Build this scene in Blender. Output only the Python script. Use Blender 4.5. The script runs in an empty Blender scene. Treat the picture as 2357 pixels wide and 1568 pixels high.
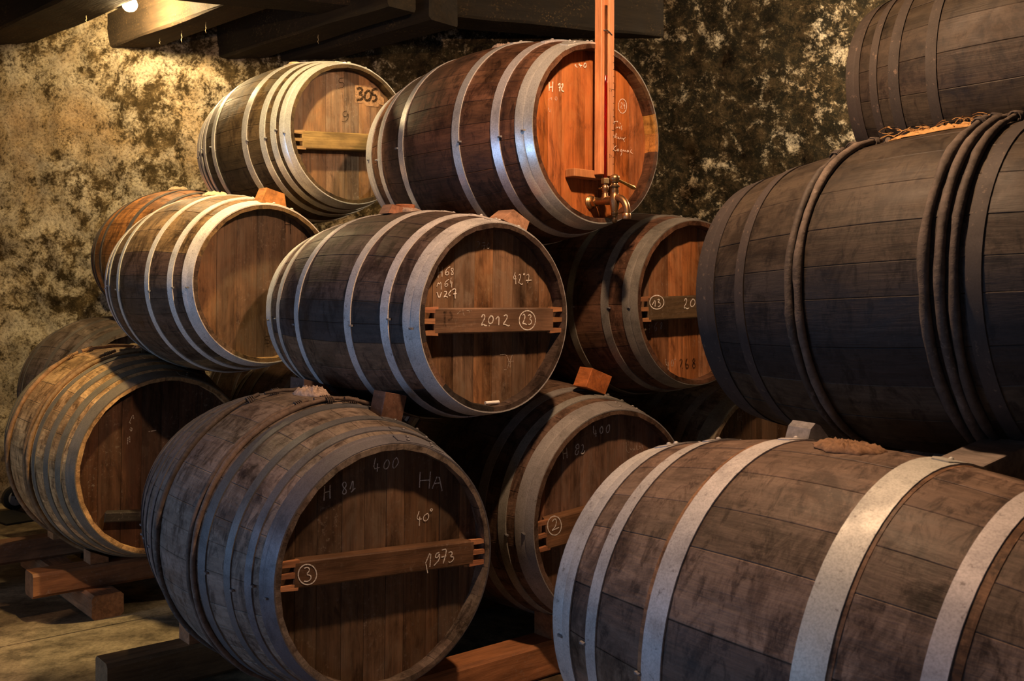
import bpy, bmesh, math, random
from mathutils import Vector, Matrix, noise
random.seed(11)
SC = bpy.context.scene
COL = SC.collection
PI = math.pi

# ------------------------------------------------------------------ camera
cam_d = bpy.data.cameras.new('camera'); cam = bpy.data.objects.new('camera', cam_d); COL.objects.link(cam)
cam.location = (0, 0, 1.30); cam.rotation_euler = (PI/2, 0, 0)
cam_d.sensor_width = 36.0; cam_d.lens = 36.0*2320/2357
cam_d.shift_y = (700-784)/2357          # horizon lies a little above the middle of the frame
cam_d.clip_start = 0.05
cam_d.dof.use_dof = True; cam_d.dof.focus_distance = 3.5; cam_d.dof.aperture_fstop = 8.0
SC.camera = cam
# ------------------------------------------------------------------ world, exposure
w = bpy.data.worlds.new('world'); SC.world = w; w.use_nodes = True
w.node_tree.nodes['Background'].inputs[0].default_value = (0.35, 0.5, 0.8, 1)
w.node_tree.nodes['Background'].inputs[1].default_value = 0.02
vs = SC.view_settings
vs.view_transform = 'Standard'; vs.look = 'None'; vs.exposure = 0.0; vs.gamma = 1.0; vs.use_curve_mapping = False
# ------------------------------------------------------------------ lamp positions (the lamps themselves are built further down)
LAMP_WALL = Vector((-2.20, 5.80, 3.025))      # bulb seen in the picture, between two joists
LAMP_SPOT = Vector((-1.02, 3.46, 2.95)); SPOT_AIM = Vector((-1.27, 4.45, 1.75))   # reflector lamp aimed at the second row
LAMP_AISLE = Vector((0.33, 2.36, 2.64))      # bulb over the aisle
LAMP_FAR = Vector((2.75, 5.35, 2.98))        # bulb behind the right-hand stack
POW_WALL, POW_SPOT, POW_AISLE, POW_FAR = 118.0, 262.0, 195.0, 240.0
WARM = (1.0, 0.70, 0.34); WARM_SPOT = (1.0, 0.70, 0.32); WARM_AISLE = (1.0, 0.60, 0.34); WARM_FAR = (1.0, 0.74, 0.46)
sp = bpy.data.lights.new('reflector_lamp', 'SPOT'); sp.energy = POW_SPOT; sp.color = WARM_SPOT; sp.spot_size = math.radians(84); sp.spot_blend = .35; sp.shadow_soft_size = .035
spo = bpy.data.objects.new('reflector_lamp', sp); COL.objects.link(spo); spo.location = LAMP_SPOT; spo.rotation_euler = (SPOT_AIM-LAMP_SPOT).to_track_quat('-Z', 'Y').to_euler()
# daylight through two openings: a doorway in the left wall and one in the wall behind the viewer
for nm, loc, rot, sx_, sy_, en in (('doorway_daylight', (-4.0, 1.5, .80), (0, -PI/2, 0), 1.5, 2.0, 42.0), ('front_doorway_daylight', (-1.9, -2.35, 1.0), (PI/2, 0, 0), 1.1, 1.9, 17.0)):
    dl = bpy.data.lights.new(nm, 'AREA'); dl.shape = 'RECTANGLE'; dl.size = sx_; dl.size_y = sy_; dl.energy = en; dl.color = (0.36, 0.60, 1.0)
    dlo = bpy.data.objects.new(nm, dl); COL.objects.link(dlo); dlo.location = loc; dlo.rotation_euler = rot

# ------------------------------------------------------------------ helpers
def tag(o, label=None, cat=None, group=None, kind=None):
    if label: o['label'] = label
    if cat: o['category'] = cat
    if group: o['group'] = group
    if kind: o['kind'] = kind
    return o
def empty(name, loc=(0, 0, 0), mat=None):
    o = bpy.data.objects.new(name, None); COL.objects.link(o); o.empty_display_size = .1
    if mat is not None: o.matrix_world = mat
    else: o.location = loc
    return o
def mobj(name, V, F, mat, parent=None, smooth=False, color=None):
    me = bpy.data.meshes.new(name); me.from_pydata([tuple(v) for v in V], [], F); me.update()
    if smooth: me.polygons.foreach_set('use_smooth', [True]*len(me.polygons))
    me.materials.append(mat)
    o = bpy.data.objects.new(name, me); COL.objects.link(o)
    if parent is not None: o.parent = parent
    if color: o.color = (*color, 1) if len(color) == 3 else color
    return o
class MB:
    def __init__(s): s.V = []; s.F = []
    def add(s, V, F):
        n = len(s.V); s.V += [tuple(v) for v in V]; s.F += [[i+n for i in f] for f in F]; return s
    def box(s, x0, x1, y0, y1, z0, z1):
        return s.add([(x0,y0,z0),(x1,y0,z0),(x1,y1,z0),(x0,y1,z0),(x0,y0,z1),(x1,y0,z1),(x1,y1,z1),(x0,y1,z1)],
                     [[0,3,2,1],[4,5,6,7],[0,1,5,4],[1,2,6,5],[2,3,7,6],[3,0,4,7]])
    def cbox(s, x0, x1, y0, y1, z0, z1, b=.004, jit=0.0):
        # box with chamfered edges
        X = (x0, x0+b, x1-b, x1); Y = (y0, y0+b, y1-b, y1); Z = (z0, z0+b, z1-b, z1)
        bm = bmesh.new()
        vs_ = [bm.verts.new((x+random.uniform(-jit,jit), y+random.uniform(-jit,jit), z+random.uniform(-jit,jit)))
               for x in X for y in Y for z in Z if sum((x in (x0,x1), y in (y0,y1), z in (z0,z1))) == 1]
        r = bmesh.ops.convex_hull(bm, input=vs_)
        bm.verts.ensure_lookup_table(); bm.verts.index_update()
        V = [v.co.copy() for v in bm.verts]; F = [[v.index for v in f.verts] for f in bm.faces]
        bm.free(); return s.add(V, F)
    def hull(s, pts):
        bm = bmesh.new(); vs_ = [bm.verts.new(p) for p in pts]
        bmesh.ops.convex_hull(bm, input=vs_); bm.verts.index_update()
        V = [v.co.copy() for v in bm.verts]; F = [[v.index for v in f.verts] for f in bm.faces]
        bm.free(); return s.add(V, F)
    def tube(s, pts, rad, n=8, closed=False, cap=True):
        pts = [Vector(p) for p in pts]; m = len(pts)
        rr = rad if hasattr(rad, '__len__') else [rad]*m
        V = []; F = []; prev = None
        for i in range(m):
            a = pts[(i-1) % m] if (closed or i > 0) else pts[i]; b = pts[(i+1) % m] if (closed or i < m-1) else pts[i]
            t = (b-a).normalized()
            if prev is None:
                q = Vector((0,0,1)) if abs(t.z) < .9 else Vector((1,0,0)); nx = t.cross(q).normalized()
            else: nx = (prev - t*prev.dot(t)).normalized()
            prev = nx; ny = t.cross(nx)
            for k in range(n):
                c = 2*PI*k/n; V.append(pts[i] + rr[i]*(math.cos(c)*nx + math.sin(c)*ny))
        for i in range(m if closed else m-1):
            j = (i+1) % m
            for k in range(n): F.append([i*n+k, i*n+(k+1)%n, j*n+(k+1)%n, j*n+k])
        if cap and not closed: F += [list(range(n))[::-1], [(m-1)*n+k for k in range(n)]]
        return s.add(V, F)
    def lathe(s, prof, axis='z', org=(0,0,0), n=20):
        # prof: list of (along, radius)
        V = []; F = []; ox, oy, oz = org; m = len(prof)
        for a, r in prof:
            for k in range(n):
                c = 2*PI*k/n; p, q = r*math.cos(c), r*math.sin(c)
                V.append((ox+a, oy+p, oz+q) if axis == 'x' else (ox+p, oy+q, oz+a))
        for i in range(m-1):
            for k in range(n): F.append([i*n+k, i*n+(k+1)%n, (i+1)*n+(k+1)%n, (i+1)*n+k])
        F += [list(range(n))[::-1], [(m-1)*n+k for k in range(n)]]
        return s.add(V, F)
    def build(s, name, mat, parent=None, smooth=False, color=None):
        return mobj(name, s.V, s.F, mat, parent, smooth, color)
def fix_normals(o):
    bm = bmesh.new(); bm.from_mesh(o.data); bmesh.ops.recalc_face_normals(bm, faces=bm.faces); bm.to_mesh(o.data); bm.free(); return o
def autosmooth(o, ang=35):
    me = o.data; me.polygons.foreach_set('use_smooth', [True]*len(me.polygons))
    bm = bmesh.new(); bm.from_mesh(me); bmesh.ops.recalc_face_normals(bm, faces=bm.faces)
    for e in bm.edges:
        if len(e.link_faces) == 2 and e.calc_face_angle(0) > math.radians(ang): e.smooth = False
    bm.to_mesh(me); bm.free(); return o

# ------------------------------------------------------------------ materials
def newmat(name):
    m = bpy.data.materials.new(name); m.use_nodes = True; nt = m.node_tree
    p = nt.nodes['Principled BSDF']; return m, nt, p
def N(nt, t, **kw):
    n = nt.nodes.new(t)
    for k, v in kw.items():
        if k.startswith('i_'): n.inputs[k[2:].replace('_', ' ')].default_value = v
        else: setattr(n, k, v)
    return n
def ramp(nt, src, stops):
    r = N(nt, 'ShaderNodeValToRGB'); e = r.color_ramp.elements
    while len(e) < len(stops): e.new(.5)
    for i, (p, c) in enumerate(stops):
        e[i].position = p; e[i].color = (c, c, c, 1) if not hasattr(c, '__len__') else (*c, 1)
    nt.links.new(src, r.inputs[0]); return r.outputs[0]
def mixc(nt, mode, fac, a, b):
    m = N(nt, 'ShaderNodeMix', data_type='RGBA', blend_type=mode)
    for s, v in ((m.inputs[0], fac), (m.inputs[6], a), (m.inputs[7], b)):
        if hasattr(v, 'is_output'): nt.links.new(v, s)
        elif hasattr(v, '__len__'): s.default_value = (*v, 1) if len(v) == 3 else v
        else: s.default_value = v
    return m.outputs[2]
def noise_tex(nt, vec, scale, sc3=None, detail=5, rough=.6, dist=0.0):
    if sc3:
        mp = N(nt, 'ShaderNodeMapping'); mp.inputs['Scale'].default_value = sc3; nt.links.new(vec, mp.inputs[0]); vec = mp.outputs[0]
    n = N(nt, 'ShaderNodeTexNoise'); n.inputs['Scale'].default_value = scale; n.inputs['Detail'].default_value = detail
    n.inputs['Roughness'].default_value = rough; n.inputs['Distortion'].default_value = dist
    nt.links.new(vec, n.inputs['Vector']); return n.outputs[0]
def objvec(nt, amp=9.0):
    tc = N(nt, 'ShaderNodeTexCoord'); oi = N(nt, 'ShaderNodeObjectInfo')
    mu = N(nt, 'ShaderNodeMath', operation='MULTIPLY'); nt.links.new(oi.outputs['Random'], mu.inputs[0]); mu.inputs[1].default_value = amp
    ad = N(nt, 'ShaderNodeVectorMath', operation='ADD'); nt.links.new(tc.outputs['Object'], ad.inputs[0]); nt.links.new(mu.outputs[0], ad.inputs[1])
    return ad.outputs[0], oi, tc.outputs['Object']
def bump(nt, p, h, strength, dist):
    b = N(nt, 'ShaderNodeBump'); b.inputs['Strength'].default_value = strength; b.inputs['Distance'].default_value = dist
    nt.links.new(h, b.inputs['Height']); nt.links.new(b.outputs[0], p.inputs['Normal'])
def wood(name, g3, rough=.6, blot=.5, fleck=(.34,.29,.24), flk=.5, bstr=.5, spec=.35, gcon=.45, b3=None, dust=0.0, hd=False):
    m, nt, p = newmat(name); vec, oi, raw = objvec(nt)
    grain = noise_tex(nt, vec, 1, g3, 7, .65, .4)
    fine = noise_tex(nt, vec, 1, tuple(v*3.1 for v in g3), 4, .7, .2)
    bl = noise_tex(nt, raw if dust else vec, 1, b3 or tuple(max(2.2, v*.09) for v in g3), 6, .66, .8)
    fl = noise_tex(nt, raw, 75, None, 3, .7)
    fl2 = noise_tex(nt, vec, 5.0, None, 4, .6)
    c = mixc(nt, 'MULTIPLY', 1.0, oi.outputs['Color'], ramp(nt, grain, [(.28, 1-gcon), (.5, 1.0), (.72, 1+gcon*.8)]))
    c = mixc(nt, 'MULTIPLY', .55, c, ramp(nt, fine, [(.3, .45), (.55, 1.1)]))
    c = mixc(nt, 'MULTIPLY', 1.0, c, ramp(nt, bl, [(.32, 1-blot), (.46, .88), (.55, 1.12), (.68, 1.45)]))
    f1 = ramp(nt, fl, [(.56, 0.0), (.70, flk)]); f2 = ramp(nt, fl2, [(.45, 0.0), (.65, 1.0)])
    ff = mixc(nt, 'MULTIPLY', 1.0, f1, f2)
    if hd:        # stains and scuffs running over the whole head
        s1 = noise_tex(nt, raw, 1, (7, 7, 4.2), 8, .72, 1.4); s2 = noise_tex(nt, raw, 1, (55, 55, 9), 6, .7, .5)
        c = mixc(nt, 'MIX', mixc(nt, 'MULTIPLY', 1.0, ramp(nt, s1, [(.49, 0.0), (.61, .8)]), ramp(nt, s2, [(.38, .1), (.58, 1.0)])), c, mixc(nt, 'MULTIPLY', 1.0, oi.outputs['Color'], (1.15, 1.40, 1.65)))
        c = mixc(nt, 'MULTIPLY', mixc(nt, 'MULTIPLY', 1.0, ramp(nt, s1, [(.36, .9), (.47, 0.0)]), ramp(nt, s2, [(.42, 1.0), (.60, .2)])), c, (.30, .25, .22))
    if dust:      # film of old dust and scuffs lying across neighbouring staves
        d1 = noise_tex(nt, raw, 1, (5, 11, 11), 8, .74, 1.2); d2 = noise_tex(nt, raw, 28, (1, .45, .45), 6, .75, .6)
        dm = mixc(nt, 'MULTIPLY', 1.0, ramp(nt, d1, [(.40, 0.0), (.58, dust)]), ramp(nt, d2, [(.38, .05), (.56, 1.0)]))
        dm = mixc(nt, 'MULTIPLY', 1.0, dm, oi.outputs['Alpha'])
        fleck = mixc(nt, 'ADD', .03, mixc(nt, 'MULTIPLY', 1.0, oi.outputs['Color'], (2.1, 2.1, 2.05)), fleck)
        c = mixc(nt, 'MIX', dm, c, mixc(nt, 'ADD', .03, mixc(nt, 'MULTIPLY', 1.0, oi.outputs['Color'], (1.65, 1.62, 1.58)), (.22, .17, .13)))
        c = mixc(nt, 'MULTIPLY', ramp(nt, d2, [(.50, 0.0), (.62, .85)]), c, (.26, .23, .22))
        d3 = noise_tex(nt, raw, 1, (4.2, 3.2, 3.2), 7, .72, 1.6)
        c = mixc(nt, 'MULTIPLY', ramp(nt, d3, [(.50, 0.0), (.60, .8)]), c, (.36, .32, .30))
    c = mixc(nt, 'MIX', ff, c, fleck)
    nt.links.new(c, p.inputs['Base Color'])
    nt.links.new(ramp(nt, bl, [(.3, max(.2, rough-.14)), (.7, min(1, rough+.15))]), p.inputs['Roughness'])
    p.inputs['Specular IOR Level'].default_value = spec
    h = mixc(nt, 'ADD', .6, grain, fine); bump(nt, p, h, bstr, .003)
    return m
M = {}
M['stave'] = wood('stave_wood', (3.0, 46, 46), .60, .55, flk=.40, b3=(3.4, 6.5, 6.5), dust=.8, spec=.22)
M['head'] = wood('head_wood', (46, 46, 2.2), .55, .62, flk=.35, gcon=.50, b3=(10, 10, 3.0), hd=True)
M['bar'] = wood('bar_wood', (30, 3.0, 42), .6, .40, flk=.25)
M['timber'] = wood('timber', (2.6, 34, 34), .7, .40, flk=.3, gcon=.4)
M['joist'] = wood('joist_wood', (2.0, 16, 16), .85, .6, fleck=(.30,.19,.07), flk=.5, bstr=.8)
M['chock'] = wood('chock_wood', (9, 30, 30), .65, .35, flk=.3)
M['gauge'] = wood('gauge_wood', (60, 60, 3.0), .55, .16, flk=.08, gcon=.3)
M['bark'] = wood('bark', (14, 22, 22), .8, .55, flk=.35, bstr=1.0)
def metal(name, met, rough, spots, spotc, patch=.35):
    m, nt, p = newmat(name); vec, oi, raw = objvec(nt)
    n1 = noise_tex(nt, vec, 9, None, 6, .65, .5); n2 = noise_tex(nt, raw, 60, None, 4, .7); n3 = noise_tex(nt, raw, 230, None, 2, .6)
    c = mixc(nt, 'MULTIPLY', 1.0, oi.outputs['Color'], ramp(nt, n1, [(.3, 1-patch), (.5, 1.0), (.7, 1+patch*.4)]))
    c = mixc(nt, 'MULTIPLY', .5, c, ramp(nt, n3, [(.35, .6), (.6, 1.1)]))
    c = mixc(nt, 'MIX', ramp(nt, n2, [(.60, 0.0), (.70, spots)]), c, spotc)
    nt.links.new(c, p.inputs['Base Color']); p.inputs['Metallic'].default_value = met
    nt.links.new(ramp(nt, n1, [(.3, rough+.12), (.7, rough-.06)]), p.inputs['Roughness'])
    bump(nt, p, mixc(nt, 'ADD', .5, n2, n3), .12, .0015)
    return m
M['galv'] = metal('galvanised_steel', .72, .34, .25, (.16,.15,.14))
M['pale'] = metal('weathered_steel', .30, .60, .70, (.10,.085,.075))
M['dark'] = metal('dark_iron', .35, .50, .40, (.17,.15,.13), .5)
M['rusty'] = metal('dusty_iron', .12, .74, .4, (.22,.15,.10))
M['brass'] = metal('aged_brass', .95, .36, .35, (.16,.08,.04), .3)
def plain(name, col, rough=.7, met=0.0, nscale=40, var=.35, bstr=.3, spec=.3):
    m, nt, p = newmat(name); vec, oi, raw = objvec(nt); n = noise_tex(nt, raw, nscale, None, 5, .65)
    c = mixc(nt, 'MULTIPLY', 1.0, col, ramp(nt, n, [(.3, 1-var), (.7, 1+var*.6)]))
    nt.links.new(c, p.inputs['Base Color']); p.inputs['Roughness'].default_value = rough; p.inputs['Metallic'].default_value = met
    p.inputs['Specular IOR Level'].default_value = spec
    bump(nt, p, n, bstr, .002); return m
M['rag'] = plain('rag_cloth', (.38,.29,.24), .95, 0, 90, .5, .6)
M['ragbrown'] = plain('rag_brown', (.20,.115,.065), .95, 0, 90, .5, .6)
M['straw'] = plain('straw', (.36,.20,.07), .9, 0, 60, .4, .3)
M['cloth'] = plain('bung_cloth', (.62,.47,.30), .95, 0, 80, .4, .5)
M['black'] = plain('black_steel', (.012,.012,.013), .5, 0, 30, .3, .1)
M['rim'] = plain('wheel_rim', (.35,.33,.31), .5, .3, 30, .3, .1)
M['conduit'] = plain('conduit', (.55,.52,.45), .5, 0, 30, .2, .1)
M['stick'] = plain('chalk_stick', (.85,.83,.78), .9, 0, 80, .1, .2)
M['cable'] = plain('cable', (.03,.03,.03), .6)
M['plaster_pad'] = plain('grey_block', (.20,.19,.19), .8, 0, 60, .4, .4)
def marks(name, col, a0, a1, sc=210):
    m, nt, p = newmat(name); tc = N(nt, 'ShaderNodeTexCoord'); n = noise_tex(nt, tc.outputs['Object'], sc, None, 3, .7)
    p.inputs['Base Color'].default_value = (*col, 1); p.inputs['Roughness'].default_value = .95; p.inputs['Specular IOR Level'].default_value = .05
    nt.links.new(ramp(nt, n, [(.34, a0), (.55, a1)]), p.inputs['Alpha']); return m
M['c'] = marks('chalk', (.80,.76,.70), .35, .96)
M['f'] = marks('faint_chalk', (.62,.55,.48), .05, .60)
M['q'] = marks('faded_black_paint', (.015,.010,.008), .0, .45, 120)
M['k'] = marks('black_paint', (.012,.008,.006), .25, .85)
M['p'] = marks('pale_paint', (.36,.22,.13), .45, .85, 60)
# wall: pale crumbling plaster overgrown with black cellar mould
m, nt, p = newmat('mouldy_wall'); tc = N(nt, 'ShaderNodeTexCoord'); ov = tc.outputs['Object']
big = noise_tex(nt, ov, 1.15, None, 4, .55, .6); mid = noise_tex(nt, ov, 4.8, None, 9, .70, .8); fin = noise_tex(nt, ov, 15, None, 9, .78, .3); tiny = noise_tex(nt, ov, 62, None, 5, .75)
sx = N(nt, 'ShaderNodeSeparateXYZ'); nt.links.new(ov, sx.inputs[0])
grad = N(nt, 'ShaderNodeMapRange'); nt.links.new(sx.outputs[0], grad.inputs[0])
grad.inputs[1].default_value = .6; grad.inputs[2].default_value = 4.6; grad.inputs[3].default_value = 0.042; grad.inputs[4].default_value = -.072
def mth(op, a, b):
    q = N(nt, 'ShaderNodeMath', operation=op)
    for i, v in enumerate((a, b)):
        if hasattr(v, 'is_output'): nt.links.new(v, q.inputs[i])
        else: q.inputs[i].default_value = v
    return q.outputs[0]
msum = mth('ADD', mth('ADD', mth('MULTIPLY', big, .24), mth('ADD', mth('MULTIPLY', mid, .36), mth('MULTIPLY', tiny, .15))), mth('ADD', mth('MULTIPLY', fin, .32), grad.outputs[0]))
plast = mixc(nt, 'MIX', ramp(nt, mid, [(.35, 0.0), (.65, 1.0)]), (.33,.255,.135), (.52,.46,.34))
plast = mixc(nt, 'MIX', ramp(nt, big, [(.5, 0.0), (.7, .55)]), plast, (.34,.19,.07))
plast = mixc(nt, 'MULTIPLY', .75, plast, ramp(nt, tiny, [(.36, .18), (.52, 1.0), (.7, 1.2)]))
mould = mixc(nt, 'MIX', ramp(nt, fin, [(.45, 0.0), (.7, 1.0)]), (.012,.010,.006), (.085,.058,.028))
mould = mixc(nt, 'MIX', ramp(nt, tiny, [(.58, 0.0), (.70, .35)]), mould, (.30,.24,.12))
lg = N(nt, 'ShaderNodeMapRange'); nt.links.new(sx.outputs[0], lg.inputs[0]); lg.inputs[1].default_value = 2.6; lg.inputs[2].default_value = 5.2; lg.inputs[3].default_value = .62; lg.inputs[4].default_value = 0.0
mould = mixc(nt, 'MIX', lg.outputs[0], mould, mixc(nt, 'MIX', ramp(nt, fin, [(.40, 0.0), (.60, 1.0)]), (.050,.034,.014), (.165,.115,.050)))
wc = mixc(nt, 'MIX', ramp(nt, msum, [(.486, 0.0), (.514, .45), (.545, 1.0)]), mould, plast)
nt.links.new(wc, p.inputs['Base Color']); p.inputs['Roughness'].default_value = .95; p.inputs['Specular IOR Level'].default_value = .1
bump(nt, p, mixc(nt, 'ADD', .5, fin, tiny), .9, .02)
M['wall'] = m
m, nt, p = newmat('concrete_floor'); tc = N(nt, 'ShaderNodeTexCoord'); ov = tc.outputs['Object']
a = noise_tex(nt, ov, 1.6, None, 6, .62, .5); b = noise_tex(nt, ov, 9, None, 8, .72); c_ = noise_tex(nt, ov, 70, None, 4, .7)
fc = mixc(nt, 'MIX', ramp(nt, a, [(.42, 0.0), (.57, 1.0)]), (.095,.068,.040), (.30,.235,.14))
fc = mixc(nt, 'MULTIPLY', .8, fc, ramp(nt, b, [(.38, .38), (.50, 1.0), (.62, 1.4)]))
fc = mixc(nt, 'MULTIPLY', .5, fc, ramp(nt, c_, [(.35, .5), (.6, 1.2)]))
nt.links.new(fc, p.inputs['Base Color']); nt.links.new(ramp(nt, a, [(.35, .62), (.65, .85)]), p.inputs['Roughness']); p.inputs['Specular IOR Level'].default_value = .25
bump(nt, p, mixc(nt, 'ADD', .5, b, c_), .35, .006)
M['floor'] = m
m, nt, p = newmat('dark_boards'); vec, oi, raw = objvec(nt); a = noise_tex(nt, vec, 1, (14, 2, 14), 6, .65)
nt.links.new(mixc(nt, 'MULTIPLY', 1.0, (.05,.032,.016), ramp(nt, a, [(.3, .4), (.7, 1.4)])), p.inputs['Base Color']); p.inputs['Roughness'].default_value = .95
M['ceiling'] = m
m, nt, p = newmat('glass_tube'); p.inputs['Base Color'].default_value = (.95,.93,.9,1); p.inputs['Roughness'].default_value = .03
p.inputs['Transmission Weight'].default_value = 1.0; p.inputs['IOR'].default_value = 1.35
tcg = N(nt, 'ShaderNodeTexCoord'); ng = noise_tex(nt, tcg.outputs['Object'], 30); nt.links.new(ramp(nt, ng, [(.3, .02), (.8, .14)]), p.inputs['Roughness'])
M['glass'] = m
m, nt, p = newmat('red_spirit'); p.inputs['Base Color'].default_value = (.75,.012,.008,1); p.inputs['Roughness'].default_value = .08
p.inputs['Transmission Weight'].default_value = .55; p.inputs['IOR'].default_value = 1.36
M['red'] = m

# ------------------------------------------------------------------ room shell
WALL_A = math.radians(-5.0)
WT = Vector((math.cos(WALL_A), math.sin(WALL_A), 0)); WN = Vector((WT.y, -WT.x, 0))     # WN points into the cellar
WALL_O = Vector((-3.38, 6.60, 0)) - WT*1.6
def wall_pt(d, z, off=0.0): return WALL_O + WT*d + Vector((0, 0, z)) + WN*off
V = []; F = []; nx, nz = 330, 120; Wd, Hd = 10.0, 3.4
for j in range(nz+1):
    for i in range(nx+1):
        x = Wd*i/nx; z = Hd*j/nz
        h = .055*noise.noise((x*1.3, z*1.3, 0)) + .040*noise.noise((x*3.7, z*3.7, 5)) + .026*noise.noise((x*9, z*9, 9)) + .012*noise.noise((x*21, z*21, 3))
        V.append((x, -h, z))
for j in range(nz):
    for i in range(nx):
        a = j*(nx+1)+i; F.append([a, a+1, a+nx+2, a+nx+1])
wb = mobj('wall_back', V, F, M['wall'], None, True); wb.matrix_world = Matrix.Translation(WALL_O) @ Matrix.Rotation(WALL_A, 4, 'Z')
tag(wb, 'rough old plaster wall overgrown with black mould behind the barrels', 'wall', kind='structure')
# floor: two slabs with an open joint running along the barrel row
UV = Vector((math.cos(math.radians(40)), math.sin(math.radians(40)), 0)); VV = Vector((math.sin(math.radians(40)), -math.cos(math.radians(40)), 0))
def uv(u, v, z): return UV*u + VV*v + Vector((0, 0, z))
JV = -4.17
for nm, a, b in (('floor', JV+.006, 6.5), ('floor', -12.0, JV-.006)):
    mb = MB(); mb.add([uv(-6, a, 0), uv(10, a, 0), uv(10, b, 0), uv(-6, b, 0), uv(-6, a, -.2), uv(10, a, -.2), uv(10, b, -.2), uv(-6, b, -.2)],
        [[0,1,2,3],[4,7,6,5],[0,4,5,1],[1,5,6,2],[2,6,7,3],[3,7,4,0]])
    fl = fix_normals(mb.build(nm, M['floor']))
    tag(fl, 'worn concrete floor slab in the aisle under the near barrels' if a > JV-.003 else 'worn concrete floor slab along the back wall', 'floor', kind='structure')
mb = MB(); mb.add([uv(-6,JV-.03,-.03), uv(10,JV-.03,-.03), uv(10,JV+.03,-.03), uv(-6,JV+.03,-.03)], [[0,1,2,3]])
tag(mb.build('floor_joint', M['cable']), 'dark open joint between the floor slabs', 'floor joint', kind='structure')
mb = MB(); mb.box(-5.2, 6.0, -2.5, 7.6, 3.22, 3.3); tag(mb.build('ceiling', M['ceiling']), 'dark board ceiling above the joists', 'ceiling', kind='structure')
# left wall with a doorway that lets the daylight in, right and front walls (outside the picture)
mb = MB(); mb.box(-4.3, -4.05, -2.5, .5, 0, 3.3); mb.box(-4.3, -4.05, 2.5, 7.6, 0, 3.3); mb.box(-4.3, -4.05, .5, 2.5, 2.0, 3.3)
tag(mb.build('wall_left', M['wall']), 'mouldy side wall with an open doorway', 'wall', kind='structure')
mb = MB(); mb.box(5.2, 5.4, -2.5, 7.6, 0, 3.3); tag(mb.build('wall_right', M['wall']), 'mouldy side wall beyond the right-hand barrels', 'wall', kind='structure')
mb = MB(); mb.box(-4.3, -2.5, -2.6, -2.4, 0, 3.3); mb.box(-1.3, 5.4, -2.6, -2.4, 0, 3.3); mb.box(-2.5, -1.3, -2.6, -2.4, 2.0, 3.3); tag(mb.build('wall_front', M['wall']), 'mouldy wall with a doorway behind the viewer', 'wall', kind='structure')

# ------------------------------------------------------------------ barrels
# key: centre x, y, z, yaw, pitch, head radius, belly radius, length
BP = {
 'D': (-0.3630, 3.5580, 1.2670, 40.50, -1.10, 0.2990, 0.3580, 0.9800),
 '24': (-0.0237, 3.8326, 1.8871, 40.80, -0.30, 0.3059, 0.3760, 0.9888),
 '305': (-1.0030, 4.7750, 2.0470, 41.20, 0.00, 0.3050, 0.3710, 0.9200),
 'B': (-1.2570, 4.3030, 1.3870, 42.30, -0.90, 0.3110, 0.3740, 0.8800),
 'C': (-1.7603, 4.5771, 0.6464, 41.20, -2.40, 0.3705, 0.4531, 0.9785),
 'A': (-0.6710, 3.2550, 0.5720, 37.60, -1.20, 0.3460, 0.4390, 1.0800),
 '2': (0.0530, 3.9630, 0.5730, 37.00, -1.40, 0.3670, 0.4400, 1.0400),
 '13': (0.4160, 4.1430, 1.3000, 36.00, 0.60, 0.3050, 0.3650, 0.9400),
 'O': (-1.7686, 5.3844, 1.5332, 39.90, -2.70, 0.3138, 0.3731, 0.9540),
 'P': (-2.1824, 5.4859, 0.8125, 40.50, 0.50, 0.3502, 0.4206, 0.9328),
 'R': (0.6930, 4.5770, 0.5720, 39.90, 0.00, 0.3600, 0.4150, 1.0600),
 'E': (0.7387, 2.0933, 0.5649, 39.90, -2.20, 0.3540, 0.4319, 1.1564),
 'F': (1.1410, 2.5670, 1.3290, 39.10, 1.90, 0.3500, 0.4110, 1.1400),
 'G': (1.4890, 2.8300, 1.9600, 40.10, 0.00, 0.2680, 0.3300, 0.9000),
 'Q': (-0.9071, 5.1628, 0.6464, 41.20, 0.00, 0.3705, 0.4531, 0.9785),
 'B2': (-0.4588, 4.9077, 1.3870, 42.30, 0.00, 0.3110, 0.3740, 0.8800),
 'E2': (1.5262, 2.8196, 0.5649, 39.90, 0.00, 0.3540, 0.4319, 1.1564),
 'S': (1.1716, 4.8295, 1.3000, 36.00, 0.00, 0.3050, 0.3650, 0.9400),
 'P2': (-1.3721, 5.9050, 0.7425, 40.50, 0.00, 0.2900, 0.3450, 0.7000),
}
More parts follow.
